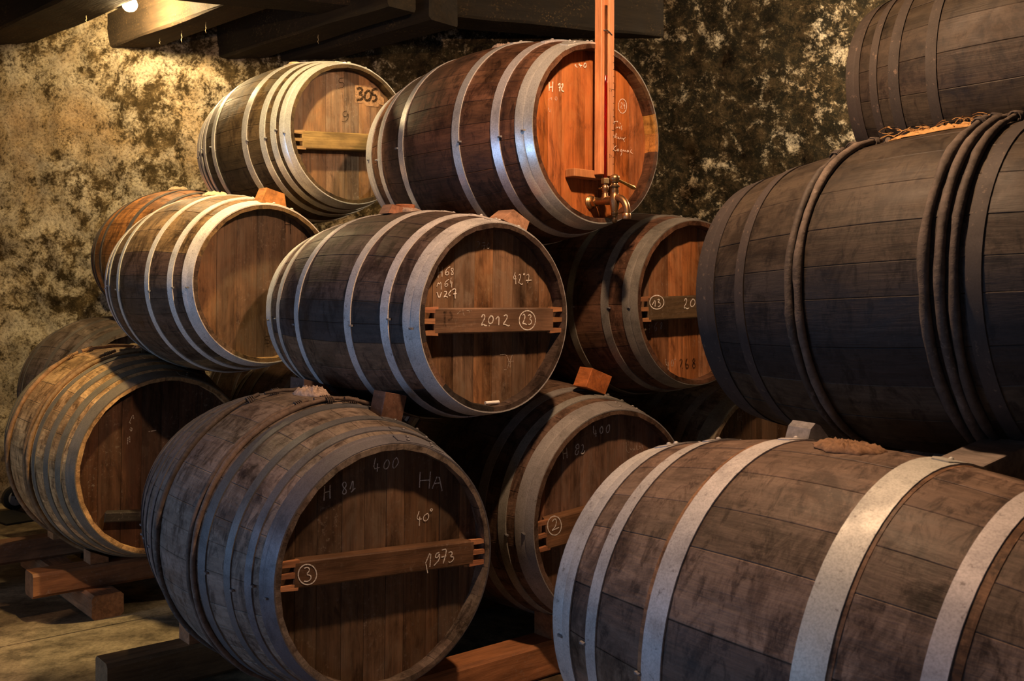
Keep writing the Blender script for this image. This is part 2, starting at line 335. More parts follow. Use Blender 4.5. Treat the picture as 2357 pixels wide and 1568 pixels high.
MARKS = {
 'D': [
  (0,0.0024,'c',[[(-0.199,0.1544),(-0.1996,0.1224)],[(-0.1845,0.1556),(-0.1848,0.1258)],[(-0.1993,0.1381),(-0.1843,0.1405)]]),
  (0,0.0024,'c',[[(-0.1538,0.157),(-0.1656,0.1514),(-0.1733,0.1386),(-0.1706,0.1313),(-0.1614,0.1315),(-0.1575,0.1389),(-0.1641,0.142),(-0.172,0.1376)],[(-0.1419,0.153),(-0.1498,0.1518),(-0.1497,0.1454),(-0.143,0.1414),(-0.1411,0.135),(-0.1469,0.1311),(-0.1501,0.1349),(-0.1457,0.1413),(-0.1418,0.1477),(-0.1419,0.153)]]),
  (0,0.0024,'c',[[(-0.2039,0.0952),(-0.1989,0.1088),(-0.1949,0.1005),(-0.1872,0.1111),(-0.1877,0.0859)],[(-0.1585,0.1178),(-0.1703,0.1113),(-0.1754,0.1007),(-0.17,0.0945),(-0.1609,0.0999),(-0.1636,0.1051),(-0.1741,0.1018)],[(-0.1494,0.1233),(-0.1544,0.1052),(-0.1439,0.1075)],[(-0.1471,0.1117),(-0.1476,0.0926)]]),
  (0,0.0034,'c',[[(-0.2036,0.0784),(-0.1943,0.0575),(-0.186,0.0775)],[(-0.1751,0.0797),(-0.1672,0.0808),(-0.1658,0.0745),(-0.1787,0.0618),(-0.1722,0.066),(-0.1617,0.0629)],[(-0.1488,0.0841),(-0.1592,0.0735),(-0.1565,0.0672),(-0.1512,0.0693)],[(-0.1462,0.0842),(-0.1383,0.0895),(-0.1303,0.0875),(-0.1341,0.0737),(-0.1331,0.0588)],[(-0.1407,0.0726),(-0.1274,0.0748)]]),
  (0,0.0026,'c',[[(0.1123,0.1444),(0.1024,0.1231),(0.1171,0.1244)],[(0.1125,0.1355),(0.1153,0.1066)],[(0.1272,0.1358),(0.133,0.1404),(0.1356,0.1315),(0.1262,0.1089),(0.1276,0.1134),(0.1381,0.1057),(0.1455,0.1081)],[(0.1479,0.1418),(0.1523,0.143),(0.1524,0.138),(0.1474,0.1373),(0.1479,0.1418)],[(0.1614,0.1364),(0.1703,0.1422),(0.172,0.1298),(0.1663,0.1117)],[(0.1587,0.1195),(0.1842,0.121)]]),
  (0,0.0026,'f',[[(-0.0515,0.2382),(-0.0364,0.2398),(-0.0392,0.2269),(-0.0512,0.2184)],[(-0.0284,0.2354),(-0.015,0.2388),(-0.0208,0.2157)],[(-0.0301,0.2258),(-0.0118,0.2294)],[(-0.0027,0.2378),(-0.0099,0.2256),(-0.0036,0.2163),(0.0048,0.2262),(-0.0027,0.2378)]]),
  (0,0.0021,'f',[[(0.0528,-0.1226),(0.0781,-0.121),(0.0912,-0.1458),(0.0821,-0.1723),(0.0694,-0.1717)],[(0.1037,-0.1243),(0.0944,-0.1459),(0.0948,-0.1655)],[(0.0848,-0.1456),(0.1105,-0.1455)]]),
  (1,0.0041,'c',[[(-0.0636,0.0011),(-0.0596,0.0096),(-0.0514,0.0085),(-0.0499,-0.0001),(-0.0633,-0.0202),(-0.0632,-0.0245),(-0.0564,-0.0203),(-0.0481,-0.0257),(-0.0412,-0.0248)],[(-0.0265,0.0062),(-0.036,-0.0045),(-0.0345,-0.0173),(-0.0247,-0.0196),(-0.0165,-0.0111),(-0.0167,0.0018),(-0.0265,0.0062)],[(-0.0343,-0.0249),(-0.0315,-0.027)],[(-0.0069,-0.0058),(0.007,0.007),(0.006,-0.0243)],[(0.0267,0.0047),(0.0366,0.009),(0.0424,0.0024),(0.0355,-0.0095),(0.0229,-0.0224),(0.0314,-0.0214),(0.0458,-0.0281),(0.0514,-0.0249)]]),
  (1,0.0039,'c',[[(0.1391,0.0188),(0.1505,0.0125),(0.1586,0.0029),(0.1622,-0.0086),(0.1608,-0.0204),(0.1547,-0.0307),(0.1446,-0.0382),(0.132,-0.0417),(0.1188,-0.0409),(0.1067,-0.0358),(0.0975,-0.0272),(0.0924,-0.0163),(0.092,-0.0046),(0.0965,0.0063),(0.1052,0.0149),(0.1169,0.0199),(0.1301,0.0208),(0.1429,0.0173)]]),
  (1,0.0039,'c',[[(0.1059,0.0052),(0.1116,0.0107),(0.1176,0.0029),(0.112,-0.0125),(0.1049,-0.0213),(0.1151,-0.0203),(0.124,-0.0248)],[(0.1294,0.005),(0.1382,0.0083),(0.1442,0.0027),(0.1355,-0.0061),(0.1445,-0.0106),(0.1461,-0.0184),(0.1358,-0.025),(0.1313,-0.0227)]]),
  (1,0.0077,'q',[[(-0.2069,0.0179),(-0.2063,-0.0225)],[(-0.2115,-0.0224),(-0.1999,-0.0226)],[(-0.212,0.0179),(-0.1992,0.0182)],[(-0.1888,0.0188),(-0.1797,0.0115),(-0.1808,-0.001),(-0.1936,-0.0071)]]),
  (1,0.0017,'f',[[(-0.1601,0.0113),(-0.1471,0.0217)],[(-0.1379,0.0259),(-0.1349,0.0049),(-0.131,0.0091)],[(-0.1232,0.0227),(-0.1045,0.0216)],[(-0.114,0.0279),(-0.1124,0.0153)]]),
 ],
 'A': [
  (0,0.0031,'c',[[(-0.0227,0.3041),(-0.0298,0.2718),(-0.0095,0.2755)],[(-0.0161,0.2874),(-0.0169,0.2639)],[(0.0142,0.295),(0.0045,0.2836),(0.0047,0.2703),(0.0145,0.2683),(0.0231,0.2798),(0.0208,0.2924),(0.0142,0.295)],[(0.046,0.2987),(0.0351,0.2901),(0.0331,0.2712),(0.0397,0.2677),(0.0528,0.2817),(0.0516,0.2905),(0.046,0.2987)]]),
  (0,0.0035,'c',[[(-0.1807,0.2415),(-0.1823,0.2015)],[(-0.1647,0.2424),(-0.1642,0.2049)],[(-0.1815,0.2233),(-0.1635,0.2258)]]),
  (0,0.0035,'c',[[(-0.1209,0.2459),(-0.127,0.241),(-0.1238,0.2315),(-0.1144,0.223),(-0.1153,0.2139),(-0.1225,0.2119),(-0.1267,0.217),(-0.1217,0.2275),(-0.1145,0.2341),(-0.1157,0.2435),(-0.1209,0.2459)],[(-0.103,0.2236),(-0.093,0.2531),(-0.0937,0.2207)],[(-0.0998,0.2149),(-0.0864,0.2254)]]),
  (0,0.004,'c',[[(0.1265,0.2484),(0.1248,0.2028)],[(0.1622,0.2457),(0.1583,0.1962)],[(0.1257,0.2232),(0.1591,0.2215)],[(0.1687,0.195),(0.1903,0.2389),(0.204,0.1841)],[(0.1755,0.209),(0.1978,0.2095)]]),
  (0,0.0029,'c',[[(0.1246,0.1338),(0.1157,0.1106),(0.134,0.1101)],[(0.1271,0.1179),(0.1256,0.0908)],[(0.1534,0.1242),(0.1408,0.118),(0.1387,0.1066),(0.148,0.1015),(0.1571,0.1081),(0.1581,0.1197),(0.1534,0.1242)],[(0.1614,0.1321),(0.1672,0.1372),(0.1719,0.1327),(0.1661,0.1275),(0.1638,0.1327)]]),
  (1,0.0035,'c',[[(-0.2429,0.0451),(-0.2342,0.0383),(-0.228,0.0291),(-0.2253,0.0187),(-0.2264,0.0087),(-0.2311,0.0005),(-0.2389,-0.0048),(-0.2485,-0.0064),(-0.2586,-0.0041),(-0.2678,0.0017),(-0.2748,0.0102),(-0.2787,0.0202),(-0.2789,0.0303),(-0.2754,0.0392),(-0.2688,0.0457),(-0.2598,0.0487),(-0.2497,0.0479),(-0.24,0.0433)]]),
  (1,0.0035,'c',[[(-0.2616,0.0393),(-0.2513,0.0412),(-0.2448,0.0319),(-0.2563,0.0219),(-0.2421,0.0172),(-0.242,0.0077),(-0.2509,0.0021),(-0.2625,0.0052)]]),
  (1,0.0038,'c',[[(0.1187,-0.0077),(0.1379,0.028),(0.134,-0.0204)],[(0.1657,0.0173),(0.1549,0.0151),(0.152,0.0039),(0.1612,0.0025),(0.1672,0.0158),(0.1675,-0.0037),(0.1477,-0.0187)],[(0.1749,0.0224),(0.1919,0.0238),(0.1875,0.0036),(0.1801,-0.0173)],[(0.1736,0.0019),(0.1907,0.0032)],[(0.1983,0.0111),(0.2077,0.0136),(0.2125,0.0063),(0.2032,-0.0014),(0.2174,-0.0036),(0.2159,-0.0125),(0.205,-0.0186),(0.1987,-0.015)],[(0.1202,-0.0092),(0.1266,-0.0372)]]),
 ],
 '2': [
  (0,0.0045,'c',[[(-0.069,0.3114),(-0.0684,0.2811),(-0.0528,0.2828)],[(-0.0583,0.2959),(-0.0565,0.2723)],[(-0.0298,0.3065),(-0.0388,0.2984),(-0.0371,0.2825),(-0.0279,0.2808),(-0.0229,0.2952),(-0.0298,0.3065)],[(0.0019,0.3092),(-0.0085,0.3),(-0.0082,0.2842),(0.0012,0.2806),(0.0076,0.2929),(0.0073,0.3078),(0.0019,0.3092)]]),
  (0,0.004,'c',[[(-0.2081,0.2386),(-0.2037,0.2057)],[(-0.1909,0.2438),(-0.1876,0.2081)],[(-0.2066,0.2241),(-0.1893,0.2264)]]),
  (0,0.004,'c',[[(-0.1383,0.2527),(-0.1508,0.247),(-0.1468,0.2371),(-0.1354,0.2361),(-0.1344,0.2456),(-0.1383,0.2527)],[(-0.1455,0.235),(-0.1529,0.2241),(-0.1489,0.2151),(-0.1388,0.2171),(-0.1366,0.2304)],[(-0.1229,0.2456),(-0.1166,0.2509),(-0.1139,0.24),(-0.1174,0.2268),(-0.1274,0.219),(-0.1134,0.2167),(-0.1072,0.2278)]]),
  (0,0.002,'f',[[(0.0898,0.2406),(0.0934,0.2012),(0.1099,0.2028)],[(0.1095,0.2169),(0.1153,0.2063),(0.1206,0.2139),(0.1234,0.2157),(0.1264,0.2063),(0.1317,0.215),(0.1333,0.2067)],[(0.1398,0.2244),(0.1416,0.208)],[(0.1457,0.2117),(0.1514,0.2072)],[(0.1538,0.2212),(0.157,0.2077),(0.1652,0.2161),(0.1538,0.2212)],[(0.1679,0.22),(0.1735,0.2215),(0.1708,0.2136),(0.178,0.2069)]]),
  (1,0.004,'c',[[(-0.2671,0.0247),(-0.2573,0.0169),(-0.2503,0.0062),(-0.2471,-0.0061),(-0.2482,-0.0181),(-0.2535,-0.0281),(-0.2621,-0.0348),(-0.2728,-0.0372),(-0.2842,-0.035),(-0.2946,-0.0285),(-0.3026,-0.0187),(-0.3071,-0.0069),(-0.3074,0.0053),(-0.3037,0.0161),(-0.2962,0.0241),(-0.2862,0.0282),(-0.2748,0.0277),(-0.2639,0.0227)]]),
  (1,0.004,'c',[[(-0.2872,0.011),(-0.2752,0.0206),(-0.2677,0.0084),(-0.2746,-0.0103),(-0.2902,-0.0194),(-0.2795,-0.0181),(-0.2578,-0.0126)]]),
 ],
 '13': [
  (1,0.0039,'c',[[(-0.1932,0.0252),(-0.1818,0.0203),(-0.1739,0.0126),(-0.1705,0.0035),(-0.1722,-0.006),(-0.1787,-0.0143),(-0.1891,-0.0204),(-0.2019,-0.0234),(-0.2153,-0.0229),(-0.2274,-0.0189),(-0.2365,-0.0121),(-0.2415,-0.0034),(-0.2415,0.006),(-0.2367,0.0148),(-0.2277,0.0218),(-0.2156,0.026),(-0.2023,0.0268),(-0.1894,0.024)]]),
  (1,0.0039,'c',[[(-0.2297,-0.008),(-0.213,0.0136),(-0.2159,-0.014)],[(-0.2031,0.0101),(-0.1947,0.0137),(-0.1948,0.0065),(-0.2015,0.0016),(-0.1865,-0.002),(-0.19,-0.0116),(-0.2017,-0.0152)]]),
  (1,0.0039,'c',[[(-0.0656,0.0067),(-0.062,0.0153),(-0.0533,0.0141),(-0.0552,-0.0007),(-0.0675,-0.0142),(-0.0676,-0.0204),(-0.0606,-0.0179),(-0.052,-0.0229),(-0.0415,-0.0192)],[(-0.0218,0.0142),(-0.0342,0.003),(-0.0344,-0.0118),(-0.0239,-0.0155),(-0.0097,-0.0044),(-0.0113,0.0105),(-0.0218,0.0142)],[(-0.0025,0.0068),(0.0082,0.0143),(0.0079,-0.0168)]]),
  (0,0.0031,'f',[[(-0.2204,-0.079),(-0.2184,-0.1082)],[(-0.2015,-0.0768),(-0.2001,-0.1085)],[(-0.22,-0.0972),(-0.2,-0.0951)]]),
  (0,0.0031,'f',[[(-0.1595,-0.07),(-0.1748,-0.0845),(-0.1749,-0.1016),(-0.1665,-0.1029),(-0.1631,-0.0932),(-0.1715,-0.0894)],[(-0.1391,-0.0714),(-0.1443,-0.08),(-0.1359,-0.0911),(-0.1411,-0.0972),(-0.1461,-0.0934),(-0.1376,-0.0849),(-0.1358,-0.0776),(-0.1391,-0.0714)]]),
  (0,0.0033,'f',[[(-0.1184,-0.2083),(-0.1169,-0.2317),(-0.1014,-0.231)],[(-0.1065,-0.2185),(-0.1061,-0.2494)],[(-0.084,-0.2119),(-0.091,-0.2215),(-0.0894,-0.2352),(-0.0825,-0.2354),(-0.0779,-0.222),(-0.084,-0.2119)],[(-0.0701,-0.2061),(-0.0736,-0.2097),(-0.0702,-0.2136),(-0.0673,-0.2087)]]),
  (0,0.005,'k',[[(-0.0475,-0.2155),(-0.0387,-0.2108),(-0.0317,-0.2173),(-0.0443,-0.2405)],[(-0.0338,-0.2459),(-0.0303,-0.2448)],[(-0.0052,-0.2107),(-0.0141,-0.2191),(-0.0161,-0.2366),(-0.0109,-0.2468),(-0.0002,-0.2434),(-0.0019,-0.2321),(-0.0143,-0.2316)],[(0.0287,-0.2105),(0.0214,-0.2165),(0.0249,-0.2255),(0.0356,-0.2309),(0.0355,-0.2435),(0.0265,-0.2469),(0.0212,-0.2404),(0.0249,-0.228),(0.035,-0.2208),(0.034,-0.2119),(0.0287,-0.2105)]]),
 ],
 '24': [
  (0,0.0031,'c',[[(-0.0716,0.2318),(-0.0648,0.2365),(-0.0664,0.2276),(-0.0578,0.2277)],[(-0.0527,0.2384),(-0.0457,0.2407),(-0.0422,0.2289)],[(-0.0492,0.234),(-0.0353,0.2374)],[(-0.0214,0.2482),(-0.0283,0.2397),(-0.0265,0.2313),(-0.0178,0.2339),(-0.015,0.2442),(-0.0214,0.2482)]]),
  (0,0.0042,'c',[[(-0.1899,0.1581),(-0.1898,0.1292)],[(-0.1735,0.1617),(-0.1756,0.1264)],[(-0.1899,0.1401),(-0.174,0.1435)]]),
  (0,0.0042,'c',[[(-0.1492,0.153),(-0.1425,0.1601),(-0.1392,0.1605),(-0.1424,0.1334)],[(-0.1458,0.145),(-0.1358,0.1489)],[(-0.1324,0.1554),(-0.1274,0.1634),(-0.1257,0.1552),(-0.1341,0.143),(-0.1307,0.1362),(-0.1222,0.1361)]]),
  (0,0.0022,'f',[[(-0.1919,0.0964),(-0.1887,0.1065),(-0.1854,0.1009),(-0.1788,0.109),(-0.1798,0.0993)],[(-0.1606,0.1115),(-0.1639,0.105),(-0.1572,0.0998),(-0.1523,0.1065),(-0.1556,0.1134),(-0.1606,0.1115)],[(-0.1951,0.0732),(-0.1868,0.055),(-0.1803,0.0702)]]),
  (0,0.0022,'c',[[(0.1758,0.1484),(0.1828,0.1442),(0.1877,0.137),(0.1899,0.128),(0.189,0.1182),(0.1851,0.1092),(0.1789,0.1022),(0.1712,0.0982),(0.163,0.0977),(0.1556,0.1008),(0.1499,0.107),(0.1468,0.1155),(0.1467,0.1251),(0.1495,0.1344),(0.1549,0.1422),(0.1622,0.1474),(0.1703,0.1492),(0.1782,0.1474)]]),
  (0,0.0022,'c',[[(0.1598,0.1326),(0.1661,0.136),(0.1662,0.127),(0.1576,0.1156),(0.1681,0.1156)],[(0.1774,0.1374),(0.1726,0.1239),(0.1812,0.1256)],[(0.1786,0.1311),(0.1787,0.1144)]]),
  (0,0.0022,'c',[[(0.1126,0.0614),(0.1311,0.0636),(0.1441,0.0677),(0.1422,0.0624)],[(0.1255,0.063),(0.1201,0.0368)],[(0.1331,0.0395),(0.1386,0.0479),(0.1405,0.0404),(0.1442,0.0472),(0.1479,0.0451)],[(0.1498,0.0427),(0.1554,0.0498),(0.1517,0.0404),(0.1573,0.0423)],[(0.1534,0.0624),(0.1591,0.0579)],[(0.1647,0.0534),(0.1591,0.0464),(0.1648,0.0431),(0.1629,0.0365)],[(0.1202,0.0202),(0.1296,0.0008),(0.135,0.0231)],[(0.1388,0.012),(0.1388,0.003)],[(0.1369,0.0195),(0.1387,0.0184)],[(0.1425,0.0047),(0.15,0.0119),(0.1444,0.0036),(0.1537,0.0046)],[(0.1556,0.0113),(0.1575,0.0038),(0.1649,0.011),(0.165,0.0033)],[(0.1687,0.0088),(0.1782,-0.0031)],[(0.1819,0.0128),(0.1706,0.0039)],[(0.1371,-0.0215),(0.1297,-0.0248),(0.1205,-0.0334),(0.1279,-0.0416),(0.1391,-0.0366)],[(0.1428,-0.0324),(0.1391,-0.0392),(0.1465,-0.0397),(0.1483,-0.0331),(0.1428,-0.0324)],[(0.1633,-0.0316),(0.154,-0.0364),(0.1596,-0.041),(0.1652,-0.0315),(0.1634,-0.0445),(0.1578,-0.0553)],[(0.169,-0.0375),(0.1708,-0.0322),(0.1765,-0.0394),(0.1803,-0.0325),(0.1841,-0.0386)],[(0.1935,-0.0312),(0.1878,-0.0382),(0.1954,-0.0388),(0.1973,-0.0308),(0.1992,-0.0384)],[(0.2144,-0.0265),(0.2068,-0.0364),(0.2164,-0.0406),(0.2202,-0.0415)]]),
 ],
 '305': [
  (0,0.0133,'k',[[(0.051,0.2135),(0.0731,0.2213),(0.0842,0.2111),(0.062,0.1915),(0.0842,0.1899),(0.0786,0.1679),(0.051,0.1642)],[(0.1121,0.215),(0.0925,0.1957),(0.0953,0.1701),(0.1149,0.1679),(0.1289,0.1888),(0.1233,0.2118),(0.1121,0.215)],[(0.1629,0.2293),(0.1346,0.2229),(0.1317,0.1987),(0.1543,0.1994),(0.1572,0.1783),(0.1346,0.1682)]]),
  (0,0.0037,'k',[[(-0.0144,0.2532),(-0.0386,0.2473),(-0.0413,0.2284),(-0.0144,0.2323),(-0.0144,0.2113),(-0.044,0.2025)]]),
  (0,0.0037,'k',[[(-0.0009,0.1083),(-0.0198,0.1012),(-0.0198,0.0826),(-0.0009,0.0826),(0.0073,0.1023),(0.0073,0.0766),(-0.0063,0.061),(-0.0252,0.0587)]]),
  (0,0,'p',[[(0.0428,0.2288),(0.0675,0.2347),(0.1458,0.2421),(0.1629,0.234),(0.1657,0.2058),(0.1971,0.1909),(0.2,0.1576),(0.1714,0.1611),(0.1657,0.1484),(0.1009,0.1448),(0.0897,0.1552),(0.0455,0.1517)]]),
 ],
 'C': [
  (0,0.004,'f',[[(-0.1435,0.183),(-0.1304,0.2191),(-0.126,0.1982)],[(-0.1436,0.1885),(-0.1394,0.1799)],[(-0.1391,0.1634),(-0.1309,0.1586),(-0.1361,0.1466),(-0.1418,0.1581)],[(-0.1494,0.123),(-0.1504,0.0956)],[(-0.1427,0.1279),(-0.1409,0.103)],[(-0.0641,0.1406),(-0.0298,0.1433)]]),
 ],
 'R': [
  (0,0.0029,'f',[[(-0.0947,0.2809),(-0.0947,0.244)],[(-0.0729,0.2794),(-0.0729,0.2455)],[(-0.0947,0.2625),(-0.0729,0.2621)]]),
 ],
 'B': [
  (0,0.0034,'k',[[(0.0974,0.2586),(0.1012,0.2074)],[(0.1212,0.26),(0.1251,0.2025)],[(0.0975,0.2405),(0.1248,0.242)],[(0.0343,-0.2092),(0.0111,-0.2117),(0.0112,-0.2237),(0.0344,-0.2272),(0.0345,-0.2392),(0.0113,-0.2404)]]),
 ],
}
FR = {}
for k, (x, y, z, yw, pt, Rh, Rb, L) in BP.items():
    a = math.radians(yw); q = math.radians(pt)
    ax = Vector((math.sin(a)*math.cos(q), -math.cos(a)*math.cos(q), math.sin(q)))
    r = Vector((0, 0, 1)).cross(ax).normalized(); up = ax.cross(r)
    m4 = Matrix(((ax.x, r.x, up.x, x), (ax.y, r.y, up.y, y), (ax.z, r.z, up.z, z), (0, 0, 0, 1)))
    FR[k] = m4
def brad(k, s):
    Rh, Rb, L = BP[k][5:8]; return Rb-(Rb-Rh)*(2*s/L)**2
def bpt(k, s, ang, rad):      # point on / around a barrel: along the axis, angle (0 = right seen from the head, 90 = top)
    a = math.radians(ang); return FR[k] @ Vector((s, rad*math.cos(a), rad*math.sin(a)))
def jitcol(c, v=.16, h=.06):
    g = 1+random.uniform(-v, v); return tuple(max(.002, x*g*(1+random.uniform(-h, h))) for x in c)
def stave(k, a0, a1, col, parent, dr=0.0):
    Rh, Rb, L = BP[k][5:8]; th = .026; e = L/2
    ss = [-e, -e+.03] + [-e+.03+(2*e-.06)*i/14 for i in range(1, 14)] + [e-.03, e]
    gap = .0004/Rb; bev = .0016/Rb
    aa = [a0+gap, a0+gap+bev, (2*a0+a1)/3, (a0+2*a1)/3, a1-gap-bev, a1-gap]; lo = [.0009, 0, 0, 0, 0, .0009]
    V = []; F = []; n = len(aa)
    for i, s in enumerate(ss):
        R = brad(k, s)+dr; end = i in (0, len(ss)-1)
        for a, d in zip(aa, lo): V.append((s, (R-d)*math.cos(a), (R-d)*math.sin(a)))
        Ri = R-(.015 if end else th)
        for a in (aa[0], aa[-1]): V.append((s, Ri*math.cos(a), Ri*math.sin(a)))
    m = n+2
    for i in range(len(ss)-1):
        o, p = i*m, (i+1)*m
        for c in range(n-1): F.append([o+c, o+c+1, p+c+1, p+c])
        F.append([o+n-1, o+n+1, p+n+1, p+n-1]); F.append([o+n+1, o+n, p+n, p+n+1]); F.append([o+n, o, p, p+n])
    F.append(list(range(n))[::-1]+[n, n+1]); l = (len(ss)-1)*m; F.append([l+c for c in range(n)]+[l+n+1, l+n])
    o = mobj('stave', V, F, M['stave'], parent, False, col)
    return autosmooth(o, 24)
def headcol_(col, var=.75):
    g = random.uniform(0, var); l = sum(col)/3; e = 1+random.uniform(-.37, .37)*min(1, var)
    return tuple(e*(c*(1-g)+l*q*g) for c, q in zip(col, (1.45, .95, .62)))
def head_boards(k, parent, col, roll, widths, var=.75):
    Rh, Rb, L = BP[k][5:8]; Ri = brad(k, L/2-.05)-.0255; x1 = L/2-.05; th = .022
    tot = sum(widths); y = -Ri
    for w_ in widths:
        ww = 2*Ri*w_/tot; ya, yb = y+.0006, y+ww-.0006; y += ww
        def zc(yy): return math.sqrt(max(0, Ri*Ri-yy*yy))
        ys = [ya+(yb-ya)*i/6 for i in range(7)]
        bv = .0018
        poly = [(yy, zc(yy)) for yy in ys] + [(yy, -zc(yy)) for yy in ys[::-1]]
        dx = random.uniform(-.0008, .0008)
        V = [(x1+dx-(bv if j in (0, 6, 7, 13) else 0), yy, zz) for j, (yy, zz) in enumerate(poly)]
        V2 = [(x1-th, yy, zz) for yy, zz in poly]
        n = len(poly); F = [list(range(n))[::-1], [n+i for i in range(n)]] + [[i, (i+1) % n, n+(i+1) % n, n+i] for i in range(n)]
        o = mobj('head_board', V+V2, F, M['head'], parent, False, headcol_(col, var)); fix_normals(o); o.rotation_euler = (roll, 0, 0)
def ring(k, t0, t1, th, name, mat, parent, col, bead=None, seg=72):
    L = BP[k][7]; V = []; F = []
    ts = [t0] + ([bead-.012, bead, bead+.004] if bead else []) + [t1]
    prof = []
    for i, t in enumerate(ts):
        s = t*L/2; h = th - (.0016 if (bead and abs(t-bead) < 1e-6) else 0); prof.append((s, brad(k, s)+.0008+h))
    prof = [(ts[0]*L/2, brad(k, ts[0]*L/2)-.001)] + prof + [(ts[-1]*L/2, brad(k, ts[-1]*L/2)-.001)]
    m = len(prof); ph = random.uniform(0, 6)
    for i in range(seg):
        a = 2*PI*i/seg; wob = .0012*math.sin(2*a+ph)+.0006*math.sin(5*a+ph*2)
        for s, r in prof: V.append((s+wob, r*math.cos(a), r*math.sin(a)))
    for i in range(seg):
        o, p = i*m, ((i+1) % seg)*m
        for c in range(m): F.append([o+c, p+c, p+(c+1) % m, o+(c+1) % m])
    o = mobj(name, V, F, mat, parent, False, col); return autosmooth(o, 30)
def lap(k, t0, t1, th, ang, mat, parent, col, rows=1):
    # riveted overlap of an iron hoop
    L = BP[k][7]; mb = MB(); a0 = math.radians(ang); da = .085/brad(k, t0*L/2)
    tm = (t0+t1)/2; hw = (t1-t0)/2; n = 7
    def P(f, g, h):
        a = a0+da*f; t = tm+hw*g; s = t*L/2; r = brad(k, s)+.0008+th+h; return (s, r*math.cos(a), r*math.sin(a))
    V = []; F = []
    for i in range(n):
        f = -1+2*i/(n-1); e = .55 if i in (0, n-1) else .94
        V += [P(f, -e, .0022), P(f, e, .0022), P(f, -e, -.001), P(f, e, -.001)]
    for i in range(n-1):
        o, p = 4*i, 4*i+4; F += [[o, o+1, p+1, p], [o+1, o+3, p+3, p+1], [o+3, o+2, p+2, p+3], [o+2, o, p, p+2]]
    F += [[0, 2, 3, 1], [4*n-4, 4*n-3, 4*n-1, 4*n-2]]; mb.add(V, F)
    for f in (-.55, .45):
        for g in ((0.0,) if rows == 1 else (-.45, .45)):
            c = Vector(P(f+(.12 if g > 0 else 0), g, .002)); nrm = Vector((0, c.y, c.z)).normalized(); tx = Vector((1, 0, 0)); ty = nrm.cross(tx); rr = .0062
            ringv = []
            for h, q in ((0, 1.0), (.45, .85), (.75, .45)):
                ringv += [c + nrm*rr*h + rr*q*(math.cos(2*PI*j/8)*tx+math.sin(2*PI*j/8)*ty) for j in range(8)]
            ringv.append(c+nrm*rr*.85)
            fs = [[i*8+j, i*8+(j+1) % 8, (i+1)*8+(j+1) % 8, (i+1)*8+j] for i in (0, 1) for j in range(8)] + [[16+j, 16+(j+1) % 8, 24] for j in range(8)]
            mb.add(ringv, fs)
    return autosmooth(mb.build('hoop_lap', mat, parent, False, tuple(x*.92 for x in col)), 40)
def nail(k, t, ang, parent):
    L = BP[k][7]; s = t*L/2; r = brad(k, s)+.003; a = math.radians(ang); mb = MB()
    c = Vector((s, r*math.cos(a), r*math.sin(a))); nn = Vector((0, math.cos(a), math.sin(a))); tx = Vector((1, 0, 0)); ty = nn.cross(tx)
    mb.hull([c+nn*h+tx*x+ty*y for h in (-.002, .004) for x in (-.009, .007) for y in (-.003, .003)]+[c+nn*.007+tx*.004])
    return mb.build('hoop_nail', M['dark'], parent, False, (.20,.20,.21))
def withy(k, t, rad, parent, col, gapang, dup=1):
    # peeled chestnut hoop bound around the barrel
    L = BP[k][7]; n = 88; pts = []; rr = []; s0 = t*L/2; ph = random.uniform(0, 9)
    for i in range(n+1):
        f = i/n; a = math.radians(gapang)+2*PI*f*.995+.02
        wob = .004*math.sin(2*a+ph)+.003*noise.noise((a*2.2, ph, 0))
        r = rad*(.85+.25*noise.noise((a*3.5, ph, 4))+.10*noise.noise((a*19, ph, 7)))*(1.0 if 3 < i < n-3 else .7)
        lift = .010*max(0, 1-min(i, n-i)/5.0); R = brad(k, s0)+r*.72+lift
        pts.append((s0+wob+(.012 if i > n-4 else 0), R*math.cos(a), R*math.sin(a))); rr.append(r)
    mb = MB(); mb.tube(pts, rr, 9); o = autosmooth(mb.build('wooden_hoop', M['bark'], parent, False, col), 50)
    # withe binding wrapped around the overlap
    for da in (-.10, .10):
        mb = MB(); a = math.radians(gapang)+da; R = brad(k, s0)+rad*.72; pp = []
        for j in range(28):
            c = 2*PI*j/7; q = a+.008*(j/27-.5)*7; rw = rad*1.12
            pp.append((s0+rw*math.cos(c), (R+rw*math.sin(c))*math.cos(q), (R+rw*math.sin(c))*math.sin(q)))
        mb.tube(pp, .0022, 5); mb.build('binding', M['bark'], o, True, tuple(x*.8 for x in col))
    return o
def head_bar(k, parent, z0, z1, roll, col, ends=True, y0=None, y1=None, pegc=(.34,.15,.07)):
    Rh, Rb, L = BP[k][5:8]; xf = L/2-.006; xb = L/2-.048; ri = Rh-.028
    ya = -math.sqrt(ri*ri-((z0+z1)/2)**2) if y0 is None else y0; yb = -ya if y1 is None else y1
    cut = .038 if ends else 0.0
    mb = MB(); mb.hull([(x, y, z) for x, yy in ((xb, (ya+cut+.010, yb-cut-.010)), (xf, (ya+cut-.012, yb-cut+.012))) for y in yy for z in (z0+.001, z1-.001)]
                       + [(xf+.0022, y, z) for y in (ya+cut-.008, yb-cut+.008) for z in (z0+.005, z1-.005)])
    o = mb.build('head_bar', M['bar'], parent, False, col); o.rotation_euler = (roll, 0, 0)
    if ends:
        h = (z1-z0)
        for yy in (ya, yb):
            for f in (.06, .5, .92):
                zc = z0+h*f; t = .0075+random.uniform(0, .002); sgn = 1 if yy < 0 else -1; mb = MB()
                mb.hull([(x, yy+sgn*d, zc+q*t*(1.0 if d > .02 else .75)) for x in (xf-.012, xf+.002) for d in (-.016, .041) for q in (-1, 1)])
                mb.build('bar_peg', M['bar'], o, False, jitcol(pegc, .2))
    return o
